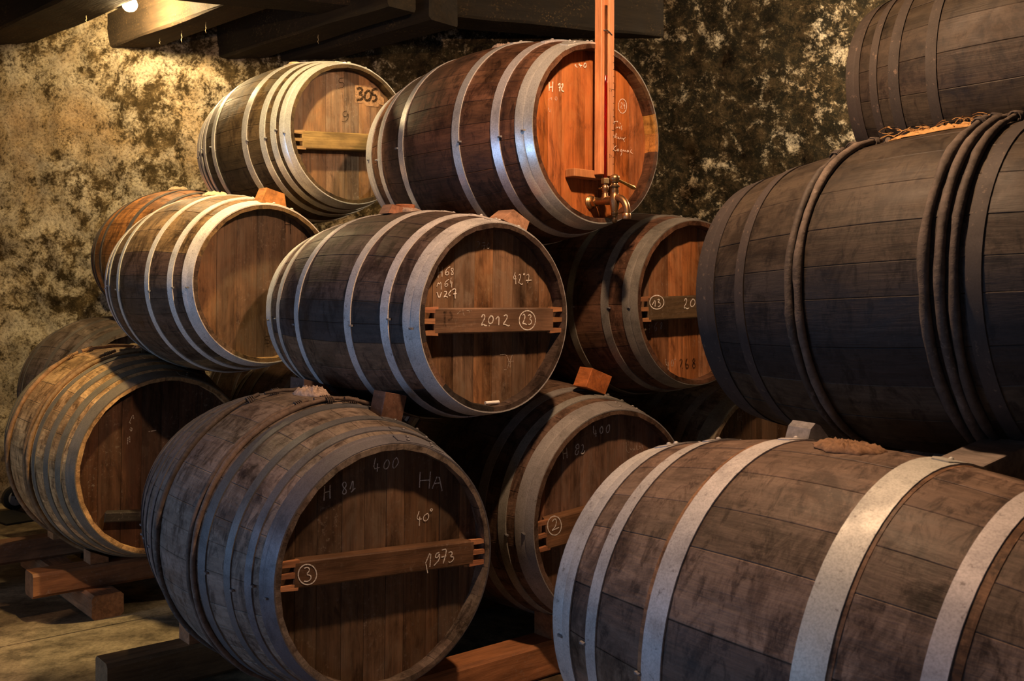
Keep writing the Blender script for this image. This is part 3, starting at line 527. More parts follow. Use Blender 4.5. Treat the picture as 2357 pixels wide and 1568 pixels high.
def ribbon(pts, w_, x):
    pts = [Vector((0, p[0], p[1])) for p in pts]
    if len(pts) > 2:      # round the corners of the hand-drawn stroke
        q = [pts[0]]
        for i in range(len(pts)-1):
            a, b = pts[i], pts[i+1]; q += [a*.75+b*.25, a*.25+b*.75]
        pts = q+[pts[-1]]
    V = []; F = []
    for i, p in enumerate(pts):
        t = (pts[min(i+1, len(pts)-1)]-pts[max(i-1, 0)]); t = t.normalized() if t.length > 0 else Vector((0, 1, 0))
        n = Vector((0, -t.z, t.y)); ww = w_*.5*(1+.35*noise.noise((p.y*90, p.z*90, 1)))
        V += [(x, *(p+n*ww).yz), (x, *(p-n*ww).yz)]
        if i: F.append([2*i-2, 2*i-1, 2*i+1, 2*i])
    return V, F
def put_marks(k, barrel, bar, barroll):
    L = BP[k][7]
    for isbar, w_, mt, strokes in MARKS.get(k, []):
        x = L/2-.006+.0034 if isbar else L/2-.05+.0014
        mb = MB()
        if mt == 'p': mb.add([(x-.0003, *q) for q in strokes[0]], [list(range(len(strokes[0])))[::-1]])
        else:
            for i, s in enumerate(strokes): mb.add(*ribbon(s, w_*.88, x+.00012*i))
        nm = {'c': 'chalk_writing', 'f': 'faint_chalk_writing', 'k': 'painted_letters', 'q': 'faded_letter', 'p': 'paint_patch'}[mt]
        o = mb.build(nm, M[mt], bar if (isbar and bar) else barrel)
        if isbar and bar: o.matrix_local = Matrix.Rotation(-barroll, 4, 'X')
S3 = [(.865, 1.0), (.665, .735), (.30, .37)]
def sym(l): return l + [(-b, -a) for a, b in l]
def barrel(k, label, staves, stcol, hoops, hoopmat, hoopcol, headcol, lapang=80, bar=None, withies=(), roll=0.0, nb=8, special=None, group=None, nails=True, dust=.6, hvar=.75, svar=.15, bands=()):
    x, y, z, yw, pt, Rh, Rb, L = BP[k]
    root = empty('wine_barrel', mat=FR[k]); tag(root, label, 'barrel', group or 'barrels in the cellar')
    # staves of uneven width
    ws = [random.uniform(.72, 1.25) for _ in range(staves)]; tot = sum(ws); a = random.uniform(0, 1)
    for i, w_ in enumerate(ws):
        d = 2*PI*w_/tot; c = jitcol(stcol, svar, .025)
        mid = math.degrees(a+d/2) % 360
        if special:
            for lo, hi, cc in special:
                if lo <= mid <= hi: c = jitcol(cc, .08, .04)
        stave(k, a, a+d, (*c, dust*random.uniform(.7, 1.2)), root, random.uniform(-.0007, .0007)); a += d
    wd = [random.uniform(.7, 1.3) for _ in range(nb)]
    head_boards(k, root, headcol, roll, wd, hvar)
    # rear head: one plain disc, never seen from the aisle
    mb = MB(); mb.lathe([(-L/2+.05, brad(k, L/2-.05)-.025), (-L/2+.07, brad(k, L/2-.05)-.025)], 'x', n=48)
    fix_normals(mb.build('rear_head', M['head'], root, False, headcol))
    for i, (t0, t1) in enumerate(hoops):
        wide = max(abs(t0), abs(t1)) > .97; bead = (.93 if t0 > 0 else -.93) if wide else None
        hm = hoopmat; hc = jitcol(hoopcol, .10, .03); th = .0026
        o = ring(k, t0, t1, th, 'hoop', hm, root, hc, bead)
        lap(k, t0 if not wide else (t0 if t0 > 0 else t0+.004), t1-.004 if wide and t0 > 0 else t1, th, lapang-i*2.5, hm, o, hc, 2 if wide else 1)
        if nails:
            nail(k, t1+.012 if t0 > 0 and not wide else (t0-.012 if not wide else t0*.5+t1*.5), 184+random.uniform(-3, 3), o)
    for t, rad, col, ga in withies: withy(k, t, rad, root, col, ga)
    for t0, t1, bc in bands: ring(k, t0, t1, .0001, 'bare_wood_band', M['stave'], root, (*bc, .3))
    bo = None; br = 0.0
    if bar:
        br = bar.get('roll', 0); bo = head_bar(k, root, bar['z0'], bar['z1'], br, bar['col'], bar.get('ends', True), bar.get('y0'), bar.get('y1'), bar.get('peg', (.34,.15,.07)))
    put_marks(k, root, bo, br)
    return root
R_ = math.radians
barrel('D', 'dark oak barrel with pale hoops, its crossbar chalked 2012 and a circled 23', 28, (.066,.045,.036), sym(S3), M['pale'], (.50,.49,.48), (.19,.092,.040), 78,
       bar=dict(z0=-.050, z1=.031, roll=0, col=(.130,.072,.042)), nb=8,
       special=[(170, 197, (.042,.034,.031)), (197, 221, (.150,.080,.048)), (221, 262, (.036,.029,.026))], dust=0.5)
barrel('24', 'reddish barrel with shiny steel hoops carrying the wooden sight gauge', 27, (.078,.036,.019), sym(S3), M['galv'], (.70,.71,.73), (.31,.088,.017), 100, nb=7,
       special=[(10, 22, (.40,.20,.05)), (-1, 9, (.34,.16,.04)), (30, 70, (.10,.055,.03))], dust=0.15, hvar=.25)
barrel('305', 'barrel with four bright steel hoops at each end, painted 305, highest on the left', 28, (.060,.039,.018), sym([(.865, 1.0), (.745, .815), (.59, .665), (.30, .385)]), M['galv'], (.80,.79,.77), (.17,.085,.036), 82,
       bar=dict(z0=-.071, z1=.006, roll=R_(4), col=(.20,.13,.045), peg=(.25,.15,.06)), nb=7, dust=0.3)
barrel('B', 'barrel with pale hoops and a bare brown head with no crossbar', 26, (.17,.102,.045), sym(S3), M['pale'], (.60,.57,.51), (.135,.066,.029), 76, nb=6,
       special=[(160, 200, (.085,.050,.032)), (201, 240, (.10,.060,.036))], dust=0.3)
barrel('C', 'yellowish barrel with many dark iron hoops and a dark stained head, at the lower left', 30, (.46,.275,.118), [(.885, 1.0), (.745, .82), (.57, .645), (.36, .42), (-.49, -.44), (-.66, -.60), (-.82, -.76), (-1.0, -.90)], M['rusty'], (.15,.125,.085), (.075,.030,.013), 70,
       bar=dict(z0=-.232, z1=-.190, roll=R_(-6), col=(.018,.013,.010), ends=False, y0=-.222, y1=.22), withies=[(.25, .011, (.20,.11,.045), 100), (.31, .011, (.24,.14,.06), 82), (-.28, .012, (.26,.14,.06), 110)], nb=8, nails=False, dust=0.35, svar=.10)
barrel('A', 'large grey-brown barrel in front, its crossbar chalked 3 and 1973', 30, (.150,.120,.099), [(.90, 1.0), (.795, .845), (.632, .685), (.39, .462), (-.39, -.34), (-.57, -.52), (-.75, -.69), (-1.0, -.92)], M['dark'], (.115,.115,.125), (.115,.058,.027), 72,
       bar=dict(z0=-.026, z1=.047, roll=R_(-2.6), col=(.120,.062,.032)), withies=[(.300, .0100, (.105,.074,.058), 98), (.346, .0100, (.115,.080,.062), 86), (-.17, .0105, (.10,.076,.062), 104)], nb=10, dust=1, svar=.06)
barrel('2', 'large barrel chalked H 82, its crossbar marked with a circled 2', 30, (.115,.072,.050), [(.853, 1.0), (.709, .775), (.51, .586), (-.586, -.51), (-.775, -.709), (-1.0, -.853)], M['pale'], (.27,.255,.24), (.155,.075,.045), 78,
       bar=dict(z0=-.058, z1=.044, roll=R_(4.7), col=(.17,.085,.04)), nb=9, dust=0.4)
barrel('13', 'reddish barrel half hidden by a dusty barrel, its crossbar chalked with a circled 13', 27, (.095,.048,.028), sym(S3), M['dark'], (.20,.185,.16), (.30,.108,.032), 76,
       bar=dict(z0=-.058, z1=.029, roll=R_(2), col=(.085,.055,.028), peg=(.3,.14,.06)), nb=7, dust=0.2)
barrel('O', 'orange-brown barrel with dark hoops farthest back beside the wall, second level', 26, (.34,.135,.030), sym(S3), M['rusty'], (.075,.062,.05), (.2,.09,.04), 80, nb=7, nails=False, dust=0.15)
barrel('P', 'dark grey barrel on the bottom level right against the mouldy wall', 28, (.125,.092,.070), sym(S3), M['rusty'], (.085,.070,.058), (.22,.16,.09), 80, nb=7, nails=False)
barrel('R', 'barrel on the bottom level whose rim peeps out below the big dusty barrel', 28, (.16,.115,.070), sym(S3), M['rusty'], (.20,.165,.115), (.12,.062,.032), 80, nb=8, nails=False)
barrel('E', 'large barrel in the right foreground with wide pale hoops', 22, (.118,.081,.060), [(-1.0, -.872), (-.757, -.693), (-.427, -.332), (.17, .28), (.545, .612), (.80, 1.0)], M['pale'], (.42,.415,.41), (.2,.1,.05), 84, nb=8,
       special=[(147, 158, (.155,.115,.085))], dust=0.8, svar=.12, bands=[(-.448, -.430, (.22,.115,.058)), (.282, .298, (.15,.085,.05)), (.614, .64, (.18,.098,.052))])
barrel('F', 'big dusty dark barrel bound with bark-covered wooden hoops at the right', 26, (.034,.0255,.0175), [(-1.0, -.872), (-.726, -.671), (.383, .442), (.69, .74), (.87, 1.0)], M['rusty'], (.028,.021,.018), (.12,.07,.04), 84,
       withies=[(-.388, .0125, (.055,.043,.034), 112), (-.342, .0125, (.085,.066,.052), 92), (.232, .0140, (.060,.047,.038), 104), (.284, .0140, (.070,.055,.045), 88), (.336, .0135, (.058,.045,.036), 96)], nb=8, nails=False,
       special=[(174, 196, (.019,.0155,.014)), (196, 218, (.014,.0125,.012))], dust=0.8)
barrel('G', 'dusty brown barrel at the top right corner', 26, (.0265,.0195,.0125), [(-1.0, -.887), (-.80, -.741), (-.65, -.573), (-.387, -.316), (.316, .387), (.573, .65), (.741, .8), (.887, 1.0)], M['rusty'], (.026,.019,.014), (.12,.07,.04), 84, nb=7, nails=False, dust=0.8)
# neighbours almost hidden in the dark that carry upper barrels, plus added blockers
barrel('Q', 'dark barrel on the bottom level hidden in the shade behind the barrel chalked 1973', 24, (.13,.085,.05), sym(S3), M['dark'], (.14,.13,.11), (.10,.05,.025), 80, nb=6, nails=False)
barrel('B2', 'dark barrel on the second level hidden behind the barrel chalked 2012', 24, (.12,.075,.045), sym(S3), M['dark'], (.16,.15,.14), (.14,.07,.03), 80, nb=6, nails=False)
barrel('S', 'added unseen barrel on the second level behind the big dusty barrel, blocking the far bulb', 24, (.10,.06,.04), sym(S3), M['dark'], (.14,.13,.11), (.14,.07,.03), 80, nb=6, nails=False)  # added out of sight to keep the far bulb off the bottom row
barrel('P2', 'added unseen barrel on the bottom level in the third row, blocking the lit wall behind', 24, (.08,.055,.035), sym(S3), M['dark'], (.12,.11,.10), (.10,.05,.025), 80, nb=6, nails=False)  # added occluder so the gap between barrels stays dark against the lit wall
barrel('E2', 'dark barrel on the floor hidden behind the foreground barrel at the right', 24, (.13,.09,.07), sym(S3), M['dark'], (.16,.15,.14), (.14,.07,.03), 80, nb=6, nails=False)

# ------------------------------------------------------------------ ceiling timbers
JD = Vector((.73, -.684, 0)); JN = Vector((.684, .73, 0))
def beam(name, p0, p1, wid, z0, z1, col, label, mat='joist', cat='beam', jit=.012, seg=14, group=None):
    # rough-hewn timber from p0 to p1, local x along the timber
    p0 = Vector(p0); p1 = Vector(p1); d = (p1-p0); Ln = d.length; d.normalize(); n = Vector((-d.y, d.x, 0))
    m4 = Matrix(((d.x, n.x, 0, p0.x), (d.y, n.y, 0, p0.y), (0, 0, 1, 0), (0, 0, 0, 1))); mb = MB(); V = []; F = []
    b = min(.012, (z1-z0)*.12); sh = [(-wid/2+b, z0), (wid/2-b, z0), (wid/2, z0+b), (wid/2, z1-b), (wid/2-b, z1), (-wid/2+b, z1), (-wid/2, z1-b), (-wid/2, z0+b)]
    ph = random.uniform(0, 50)
    for i in range(seg+1):
        x = Ln*i/seg
        for j, (y, z) in enumerate(sh):
            V.append((x, y+jit*noise.noise((x*2+ph, j*.4, 0)), z+jit*noise.noise((x*2+ph, j*.4, 8))))
    for i in range(seg):
        for j in range(8): F.append([i*8+j, i*8+(j+1) % 8, (i+1)*8+(j+1) % 8, (i+1)*8+j])
    F += [list(range(8))[::-1], [seg*8+j for j in range(8)]]
    mb.add(V, F); o = fix_normals(mb.build(name, M[mat], None, False, col)); o.matrix_world = m4
    tag(o, label, cat, group); return o
def on_wall(X):      # point of the back wall line at a given x
    t = (X-WALL_O.x)/WT.x; return WALL_O+WT*t
JG = 'ceiling joists running into the mouldy wall'
def joist(X, wid, z0, ln, label, col=(.032,.020,.009)):
    p = on_wall(X)+JN*0; p = p - JD*.25; return beam('ceiling_joist', p, p+JD*(ln+.25), wid, z0, z0+.24, col, label, group=JG)
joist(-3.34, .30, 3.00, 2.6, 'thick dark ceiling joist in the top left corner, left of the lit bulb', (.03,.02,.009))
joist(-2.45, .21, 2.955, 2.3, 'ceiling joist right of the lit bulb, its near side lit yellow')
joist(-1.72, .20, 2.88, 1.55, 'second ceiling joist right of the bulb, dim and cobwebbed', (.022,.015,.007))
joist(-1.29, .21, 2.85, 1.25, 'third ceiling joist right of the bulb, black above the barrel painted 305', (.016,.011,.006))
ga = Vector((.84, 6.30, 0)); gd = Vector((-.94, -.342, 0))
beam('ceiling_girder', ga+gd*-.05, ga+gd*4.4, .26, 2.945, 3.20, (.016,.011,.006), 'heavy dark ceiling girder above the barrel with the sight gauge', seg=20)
# conduit along the wall top
mb = MB(); pts = [wall_pt(d, 3.035-.012*(d-1.6)/.3*0, .05) for d in (1.25, 1.45, 1.65, 1.83)]
mb.tube(pts, .008, 8); tag(mb.build('cable_conduit', M['conduit'], None, True), 'thin white conduit along the wall top in the left corner', 'conduit')
# cobweb threads hanging from the timbers
M['web'] = plain('cobweb', (.45,.35,.2), .9)
for X, z0, s, lb in ((-2.45, 2.955, .35, 'cobweb thread hanging under the lit joist, nearest the wall'), (-2.45, 2.955, .62, 'cobweb thread hanging under the middle of the lit joist'), (-2.45, 2.955, .9, 'cobweb thread hanging under the lit joist, farthest from the wall'), (-1.72, 2.88, .8, 'cobweb thread hanging under the dim second joist'), (-3.20, 3.0, .95, 'cobweb thread hanging from the corner joist left of the bulb')):
    p = on_wall(X)+JD*s; mb = MB(); ln = random.uniform(.04, .08)
    mb.tube([p+Vector((.004*math.sin(q*3), .003*math.cos(q*4), z0+.005-ln*q/5)) for q in range(6)], [.0022, .0018, .0026, .0015, .002, .001], 5)
    tag(mb.build('cobweb_thread', M['web'], None, True), lb, 'cobweb', 'cobwebs under the joists')
# ------------------------------------------------------------------ bulbs
def bulb(p, power, col, label, top):
    r = .043; m, nt, pb = newmat('lit_bulb'); pb.inputs['Base Color'].default_value = (0, 0, 0, 1)
    pb.inputs['Emission Color'].default_value = (*col, 1); pb.inputs['Emission Strength'].default_value = power/(PI*4*PI*r*r)
    root = empty('ceiling_bulb', p); tag(root, label, 'bulb', 'bare bulbs hanging from the ceiling')
    bm = bmesh.new(); bmesh.ops.create_icosphere(bm, subdivisions=2, radius=r); me = bpy.data.meshes.new('bulb_glass'); bm.to_mesh(me); bm.free()
    me.polygons.foreach_set('use_smooth', [True]*len(me.polygons)); me.materials.append(m)
    o = bpy.data.objects.new('bulb_glass', me); COL.objects.link(o); o.parent = root
    mb = MB(); mb.lathe([(.040, .016), (.05, .019), (.085, .019), (.095, .008)], 'z', n=14); mb.build('socket', M['black'], root, True)
    mb = MB(); mb.tube([(0, 0, .09), (0, 0, top-p[2])], .004, 6); mb.build('cable', M['cable'], root, True)
bulb(LAMP_WALL, POW_WALL, WARM, 'glowing bare bulb between two joists at the top left', 3.22)
bulb(LAMP_FAR, POW_FAR, WARM_FAR, 'bare bulb hanging behind the right-hand barrels', 3.22)
# housing of the reflector lamp
d_ = (SPOT_AIM-LAMP_SPOT).normalized(); hs = empty('reflector_housing', mat=Matrix.Translation(LAMP_SPOT) @ d_.to_track_quat('Z', 'Y').to_matrix().to_4x4())
tag(hs, 'black reflector lamp under the ceiling aimed at the second row', 'lamp')
mb = MB(); n = 20; V = []; F = []
for z, r in ((-.10, .02), (-.09, .035), (-.03, .05), (.02, .058)):
    V += [(r*math.cos(2*PI*j/n), r*math.sin(2*PI*j/n), z) for j in range(n)]
for i in range(3): F += [[i*n+j, i*n+(j+1) % n, (i+1)*n+(j+1) % n, (i+1)*n+j] for j in range(n)]
F.append(list(range(n))[::-1]); mb.add(V, F); mb.build('shade', M['black'], hs, True)
mb = MB(); a_ = hs.matrix_world.inverted() @ Vector((LAMP_SPOT.x, LAMP_SPOT.y, 3.22)); mb.tube([(0, 0, -.09), tuple(a_)], .008, 8); mb.build('stem', M['black'], hs, True)
bulb(LAMP_AISLE, POW_AISLE, WARM_AISLE, 'bare bulb hanging over the aisle', 3.22)
# ------------------------------------------------------------------ floor timbers
TB = 'cradle timbers on the floor'
beam('cradle_beam', uv(1.10, -3.42, 0), uv(4.6, -3.42, 0), .12, .0, .125, (.22,.125,.055), 'rear cradle beam under the barrel chalked 1973, its sawn end showing at the left', 'timber', 'timber', .003, group=TB)
beam('cradle_beam', uv(1.55, -2.66, 0), uv(4.6, -2.66, 0), .12, .0, .125, (.32,.135,.055), 'front cradle beam under the barrel chalked 1973, partly lit', 'timber', 'timber', .003, group=TB)
beam('cradle_beam', uv(-.2, -5.10, 0), uv(3.6, -5.10, 0), .12, .10, .20, (.20,.085,.035), 'rear cradle beam under the yellowish barrel at the left edge', 'timber', 'timber', .003, group=TB)
beam('cradle_beam', uv(1.14, -4.44, 0), uv(3.6, -4.44, 0), .12, .10, .20, (.27,.115,.045), 'front cradle beam under the yellowish barrel with a split sawn end', 'timber', 'timber', .003, group=TB)
beam('cross_sleeper', uv(1.40, -4.27, 0), uv(1.40, -5.35, 0), .13, .0, .10, (.27,.12,.05), 'short sleeper lying under the cradle beams of the yellowish barrel', 'timber', 'timber', .003, group=TB)
beam('cross_sleeper', uv(2.8, -4.2, 0), uv(2.8, -5.3, 0), .13, .0, .10, (.2,.1,.045), 'short sleeper under the cradle beams hidden in the shade', 'timber', 'timber', .003, group=TB)
beam('cradle_beam', uv(.9, -1.50, 0), uv(4.4, -1.50, 0), .12, .0, .125, (.2,.1,.05), 'rear cradle beam under the foreground barrel at the right', 'timber', 'timber', .003, group=TB)
beam('cradle_beam', uv(.9, -.75, 0), uv(4.4, -.75, 0), .12, .0, .125, (.2,.1,.05), 'front cradle beam under the foreground barrel at the right', 'timber', 'timber', .003, group=TB)
beam('cradle_beam', uv(1.62, -5.42, 0), uv(3.4, -5.42, 0), .14, .0, .40, (.04,.025,.012), 'front bolster block under the dark barrel by the wall', 'timber', 'timber', .003, group=TB)
beam('cradle_beam', uv(1.62, -5.85, 0), uv(3.4, -5.85, 0), .14, .0, .40, (.04,.025,.012), 'rear bolster block under the dark barrel by the wall', 'timber', 'timber', .003, group=TB)
# wedges and chocks
def chock(k, s, pts, ln, col, label, mat='chock', taper=1.0):
    # prism across the barrel axis of frame k: pts are (right, up) in metres in the barrel frame, centred at s
    mb = MB(); P = []
    cy = sum(p[0] for p in pts)/len(pts); cz = sum(p[1] for p in pts)/len(pts)
    for x, f in ((s-ln/2, taper), (s-ln/2+.004, 1.0), (s+ln/2-.004, 1.0), (s+ln/2, .97)):
        for y, z in pts: P.append((x, cy+(y-cy)*f, cz+(z-cz)*f))
    mb.hull(P); o = mb.build('wedge_block', M[mat], None, False, col); o.matrix_world = FR[k]
    tag(o, label, 'wedge', 'wooden wedges between the barrels'); return o
chock('B', .39, [(-.026,.322),(.0,.381),(.079,.362),(.090,.298)], .065, (.50,.20,.055), 'orange wooden wedge on the bare-headed barrel under the barrel painted 305')
chock('D', .40, [(.052,.316),(.103,.350),(.172,.314),(.158,.280)], .085, (.33,.18,.11), 'pyramid-shaped wedge on the barrel chalked 2012 under the sight gauge barrel', taper=.5)
chock('D', .0, [(-.112,.346),(-.094,.378),(-.05,.368),(-.045,.345)], .06, (.26,.12,.07), 'small wedge beside the bung of the barrel chalked 2012')
chock('A', .30, [(.100,.470),(.176,.454),(.156,.366),(.084,.392)], .07, (.13,.065,.042), 'dark upright block between the barrels chalked 1973 and 2012')
chock('2', .35, [(0,.505),(.097,.470),(.064,.405),(-.032,.438)], .07, (.42,.13,.035), 'rust-red block on top of the barrel chalked H 82')
chock('C', .30, [(.087,.480),(.178,.466),(.160,.385),(.087,.408)], .08, (.06,.035,.02), 'dark block on the yellowish barrel at the lower left')
chock('A', -.12, [(.028,.480),(.105,.458),(.14,.422),(.026,.420)], .10, (.085,.05,.04), 'dark wedge behind the pinkish rag')
chock('E', -.25, [(.085,.402),(.100,.440),(.118,.452),(.138,.446),(.212,.385)], .06, (.20,.19,.19), 'grey rounded block on the foreground barrel left of the brown rag', 'plaster_pad')
chock('E', .10, [(.155,.408),(.425,.440),(.371,.362),(.30,.318)], .10, (.15,.125,.11), 'pointed grey wedge at the right edge between the two nearest barrels', 'chock')

# ground chocks under the bottom barrels, standing on the cradle beams
def ground_chock(k, v, side, zb, col, label):
    c = FR[k].to_translation(); uc = c.dot(UV); vc = c.dot(VV); sl = v-vc; R = brad(k, sl); zc = c.z + sl*FR[k].col[0].z
    up_ = side*.34*R; zt = zc-math.sqrt(R*R-up_*up_)-.004; up2 = side*(.34*R+.075); zt2 = zc-math.sqrt(max(0, R*R-up2*up2))-.006; zt2 = min(zt2, zt+.05)
    mb = MB(); P = []
    for vv in (v-.045, v+.045):
        P += [uv(uc+up_, vv, zb), uv(uc+up2, vv, zb), uv(uc+up2, vv, zt2), uv(uc+up_, vv, zt)]
    mb.hull(P); o = mb.build('cradle_chock', M['chock'], None, False, col); tag(o, label, 'wedge', 'chocks on the cradle beams')
nmz = {'A': 'the barrel chalked 1973', '2': 'the barrel chalked H 82', 'R': 'the half-hidden bottom barrel', 'C': 'the yellowish barrel', 'Q': 'the shaded barrel behind', 'E': 'the foreground barrel', 'E2': 'the hidden barrel at the right', 'P': 'the dark barrel by the wall', 'P2': 'the added third-row barrel'}
for k, vs_, zb in (('A', (-3.42, -2.66), .125), ('2', (-3.42, -2.66), .125), ('R', (-3.42, -2.66), .125), ('C', (-5.02, -4.44), .20), ('Q', (-5.02, -4.44), .20), ('E', (-1.5, -.75), .125), ('E2', (-1.5, -.75), .125), ('P', (-5.85, -5.42), .40), ('P2', (-5.85, -5.42), .40)):
    for v in vs_:
        for sd in (-1, 1):
            ground_chock(k, v, sd, zb, jitcol((.27,.13,.055), .3), '%s chock at the %s end of %s' % ('left' if sd < 0 else 'right', 'rear' if v == vs_[0] else 'front', nmz[k]))
# ------------------------------------------------------------------ rags and bungs
def rag(name, k, s, ang, rx, ry, h, mat, label, seed, cat='rag', folds=7, group='rags over the bungs', dz=0.0):
    c = bpt(k, s, ang, brad(k, s)+dz); root = FR[k].to_3x3()
    V = []; F = []; nr, ns = 9, 56
    for layer in (1, 0):
        for i in range(nr+1):
            f = i/nr
            for j in range(ns):
                a = 2*PI*j/ns
                er = 1+.28*noise.noise((math.cos(a)*2.2+seed, math.sin(a)*2.2, 2))+.12*noise.noise((math.cos(a)*7+seed, math.sin(a)*7, 5))
                x = rx*f*er*math.cos(a); y = ry*f*er*math.sin(a)
                ru = abs(noise.noise((x*85+seed, y*85, 1)))*1.6+.5*abs(noise.noise((x*210, y*210+seed, 3)))
                zz = h*((1-f**2.5)*.55+.15+.75*ru*(.5+.5*math.sin(f*3))) if layer else -.001
                drop = (math.sqrt(max(.0004, BP[k][6]**2-y*y))-BP[k][6])
                V.append((x, y, zz*(1-.75*max(0, f-.85)/.15 if layer else 1)+drop))
    n = (nr+1)*ns
    for l in (0, 1):
        for i in range(nr):
            for j in range(ns):
                q = [l*n+i*ns+j, l*n+i*ns+(j+1) % ns, l*n+(i+1)*ns+(j+1) % ns, l*n+(i+1)*ns+j]; F.append(q if l == 0 else q[::-1])
    for j in range(ns): F.append([nr*ns+j, nr*ns+(j+1) % ns, n+nr*ns+(j+1) % ns, n+nr*ns+j])
    mb = MB(); mb.add(V, F); o = autosmooth(mb.build(name, mat), 60)
    o.matrix_world = Matrix.Translation(c) @ root.to_4x4(); tag(o, label, cat, group); return o
rag('bung_rag', 'A', .01, 88, .080, .050, .020, M['rag'], 'crumpled pinkish rag on the barrel chalked 1973', 3)
rag('bung_rag', 'E', -.050, 92, .078, .052, .014, M['ragbrown'], 'stiff brown rag on top of the foreground barrel', 7)
rag('bung_rag', 'B', .0, 92, .062, .05, .014, M['cloth'], 'small frayed cloth on top of the barrel with the bare brown head', 12)
rag('bung_rag', 'O', .03, 95, .062, .05, .014, M['cloth'], 'small frayed cloth on the orange-brown barrel by the wall', 15)
rag('bung_rag', '24', .0, 92, .070, .045, .018, M['rag'], 'small white rag on top of the barrel with the sight gauge', 21)
rag('bung_rag', 'C', .07, 84, .07, .05, .016, M['ragbrown'], 'brown rag on top of the yellowish barrel', 25)
# straw and sacking on the dusty barrel
t = rag('straw_pad', 'F', -.02, 93, .125, .06, .012, M['straw'], 'golden pad of straw and sacking on the big dusty barrel', 31, 'straw')
mb = MB()
for i in range(90):
    a = random.uniform(0, 2*PI); x = random.uniform(-.15, .13); y = random.uniform(-.05, .05); ln = random.uniform(.02, .06); z = random.uniform(.004, .026)
    mb.tube([(x+ln*math.cos(a)*q/3, y+ln*math.sin(a)*q/3*.7, z+.006*math.sin(q+i)) for q in range(4)], .0009, 3)
so = mb.build('straw', M['straw'], t); so['kind'] = 'stuff'
# bungs
def bung(k, s, ang, r, h, col, label, cloth=True):
    root = empty('barrel_bung', mat=Matrix.Translation(bpt(k, s, ang, brad(k, s))) @ FR[k].to_3x3().to_4x4())
    tag(root, label, 'bung', 'bungs on the barrels')
    mb = MB(); mb.lathe([(-.012, r*.86), (.006, r*.95), (h-.004, r*1.02), (h, r*.94)], 'z', n=20); autosmooth(mb.build('stopper', M['chock'], root, False, col), 40)
    if cloth:
        mb = MB(); n = 40; V = []; F = []
        for i, (f, z) in enumerate(((.95, h*.5), (1.15, h*.42), (1.5, .007), (1.75, .003), (1.7, -.004))):
            for j in range(n):
                a = 2*PI*j/n; e = 1+.10*noise.noise((math.cos(a)*4, math.sin(a)*4, i*.6+r*90)); V.append((r*f*e*math.cos(a), r*f*e*math.sin(a), z+.004*noise.noise((math.cos(a)*6, math.sin(a)*6, i))))
        for i in range(4):
            for j in range(n): F.append([i*n+j, i*n+(j+1) % n, (i+1)*n+(j+1) % n, (i+1)*n+j])
        mb.add(V, F); autosmooth(mb.build('cloth', M['rag'], root), 70)
bung('D', -.015, 92, .036, .026, (.30,.12,.06), 'reddish wooden bung with cloth on the barrel chalked 2012')
bung('305', -.01, 93, .033, .022, (.55,.42,.24), 'pale bung with cloth on the barrel painted 305')
# ------------------------------------------------------------------ chalk stick on the rim of D
L = BP['D'][7]
mb = MB(); mb.tube([(L/2-.022, -.0295, -.2713), (L/2-.020, .0245, -.2715)], .0056, 10)
o = mb.build('chalk_stick', M['stick']); autosmooth(o, 40); o.matrix_world = FR['D']; tag(o, 'white stick of chalk lying in the rim of the barrel chalked 2012', 'chalk')
# ------------------------------------------------------------------ sight gauge and tap on barrel 24
L = BP['24'][7]; X0 = L/2
g = empty('sight_gauge', mat=FR['24']); tag(g, 'tall wooden sight gauge with a red-filled glass tube on the reddish barrel', 'gauge')
GZ0, GZ1 = -.143, .66
mb = MB(); mb.cbox(X0-.003, X0+.028, -.021, -.0035, GZ0, GZ1, .0015); mb.build('board', M['gauge'], g, False, (.46,.180,.070))
mb = MB(); mb.cbox(X0-.003, X0+.028, .0165, .0440, GZ0-.004, GZ1, .0015); mb.build('scale_board', M['gauge'], g, False, (.46,.190,.078))
mb = MB(); mb.cbox(X0-.003, X0+.010, -.0035, .0165, GZ0, GZ1, .0008); mb.build('back_strip', M['gauge'], g, False, (.38,.145,.055))
mb = MB(); mb.cbox(X0-.048, X0-.004, -.115, .030, GZ0-.012, GZ0+.016, .002); mb.build('bracket', M['gauge'], g, False, (.40,.17,.065))
TY = .0066
mb = MB()
mb.lathe([(-.150, .0068), (.435, .0068)], 'z', (X0+.022, TY, 0), 18); fix_normals(mb.build('glass_tube', M['glass'], g, True))
mb = MB(); mb.lathe([(-.152, .0058), (.197, .0058)], 'z', (X0+.022, TY, 0), 16); fix_normals(mb.build('red_liquid', M['red'], g, True))
mb = MB(); mb.tube([(X0+.030, -.010, .347), (X0+.0305, .004, .350), (X0+.031, .018, .344), (X0+.030, .030, .338)], .0022, 6); mb.build('tie_wire', M['dark'], g, True, (.05,.04,.035))
mb = MB()
for i in range(17):
    z = .268-.0232*i; w_ = .012 if i % 6 == 5 else .006; mb.box(X0+.0281, X0+.0286, .0440-w_, .0442, z-.0009, z+.0009)
mb.build('scale_ticks', M['black'], g)
mb = MB()
for zz in (.147, -.079):
    for s in ([(.020,.006),(.0225,.008),(.0235,.004),(.020,-.003),(.025,-.003)], [(.028,.008),(.0275,.002),(.031,.002)], [(.0305,.005),(.030,-.004)]):
        mb.add(*ribbon([(a, zz+b) for a, b in s], .0014, X0+.0285))
mb.build('scale_numbers', M['k'], g)
V0 = -.2316; H0 = X0-.05
t = empty('barrel_tap', mat=FR['24']); tag(t, 'brass barrel tap with lever and curved spout below the sight gauge', 'tap')
BC = (.42,.26,.12); BC2 = (.34,.20,.10); BC3 = (.20,.13,.07)
def tp(name, mb, col=BC, ang=40): return autosmooth(mb.build(name, M['brass'], t, False, col), ang)
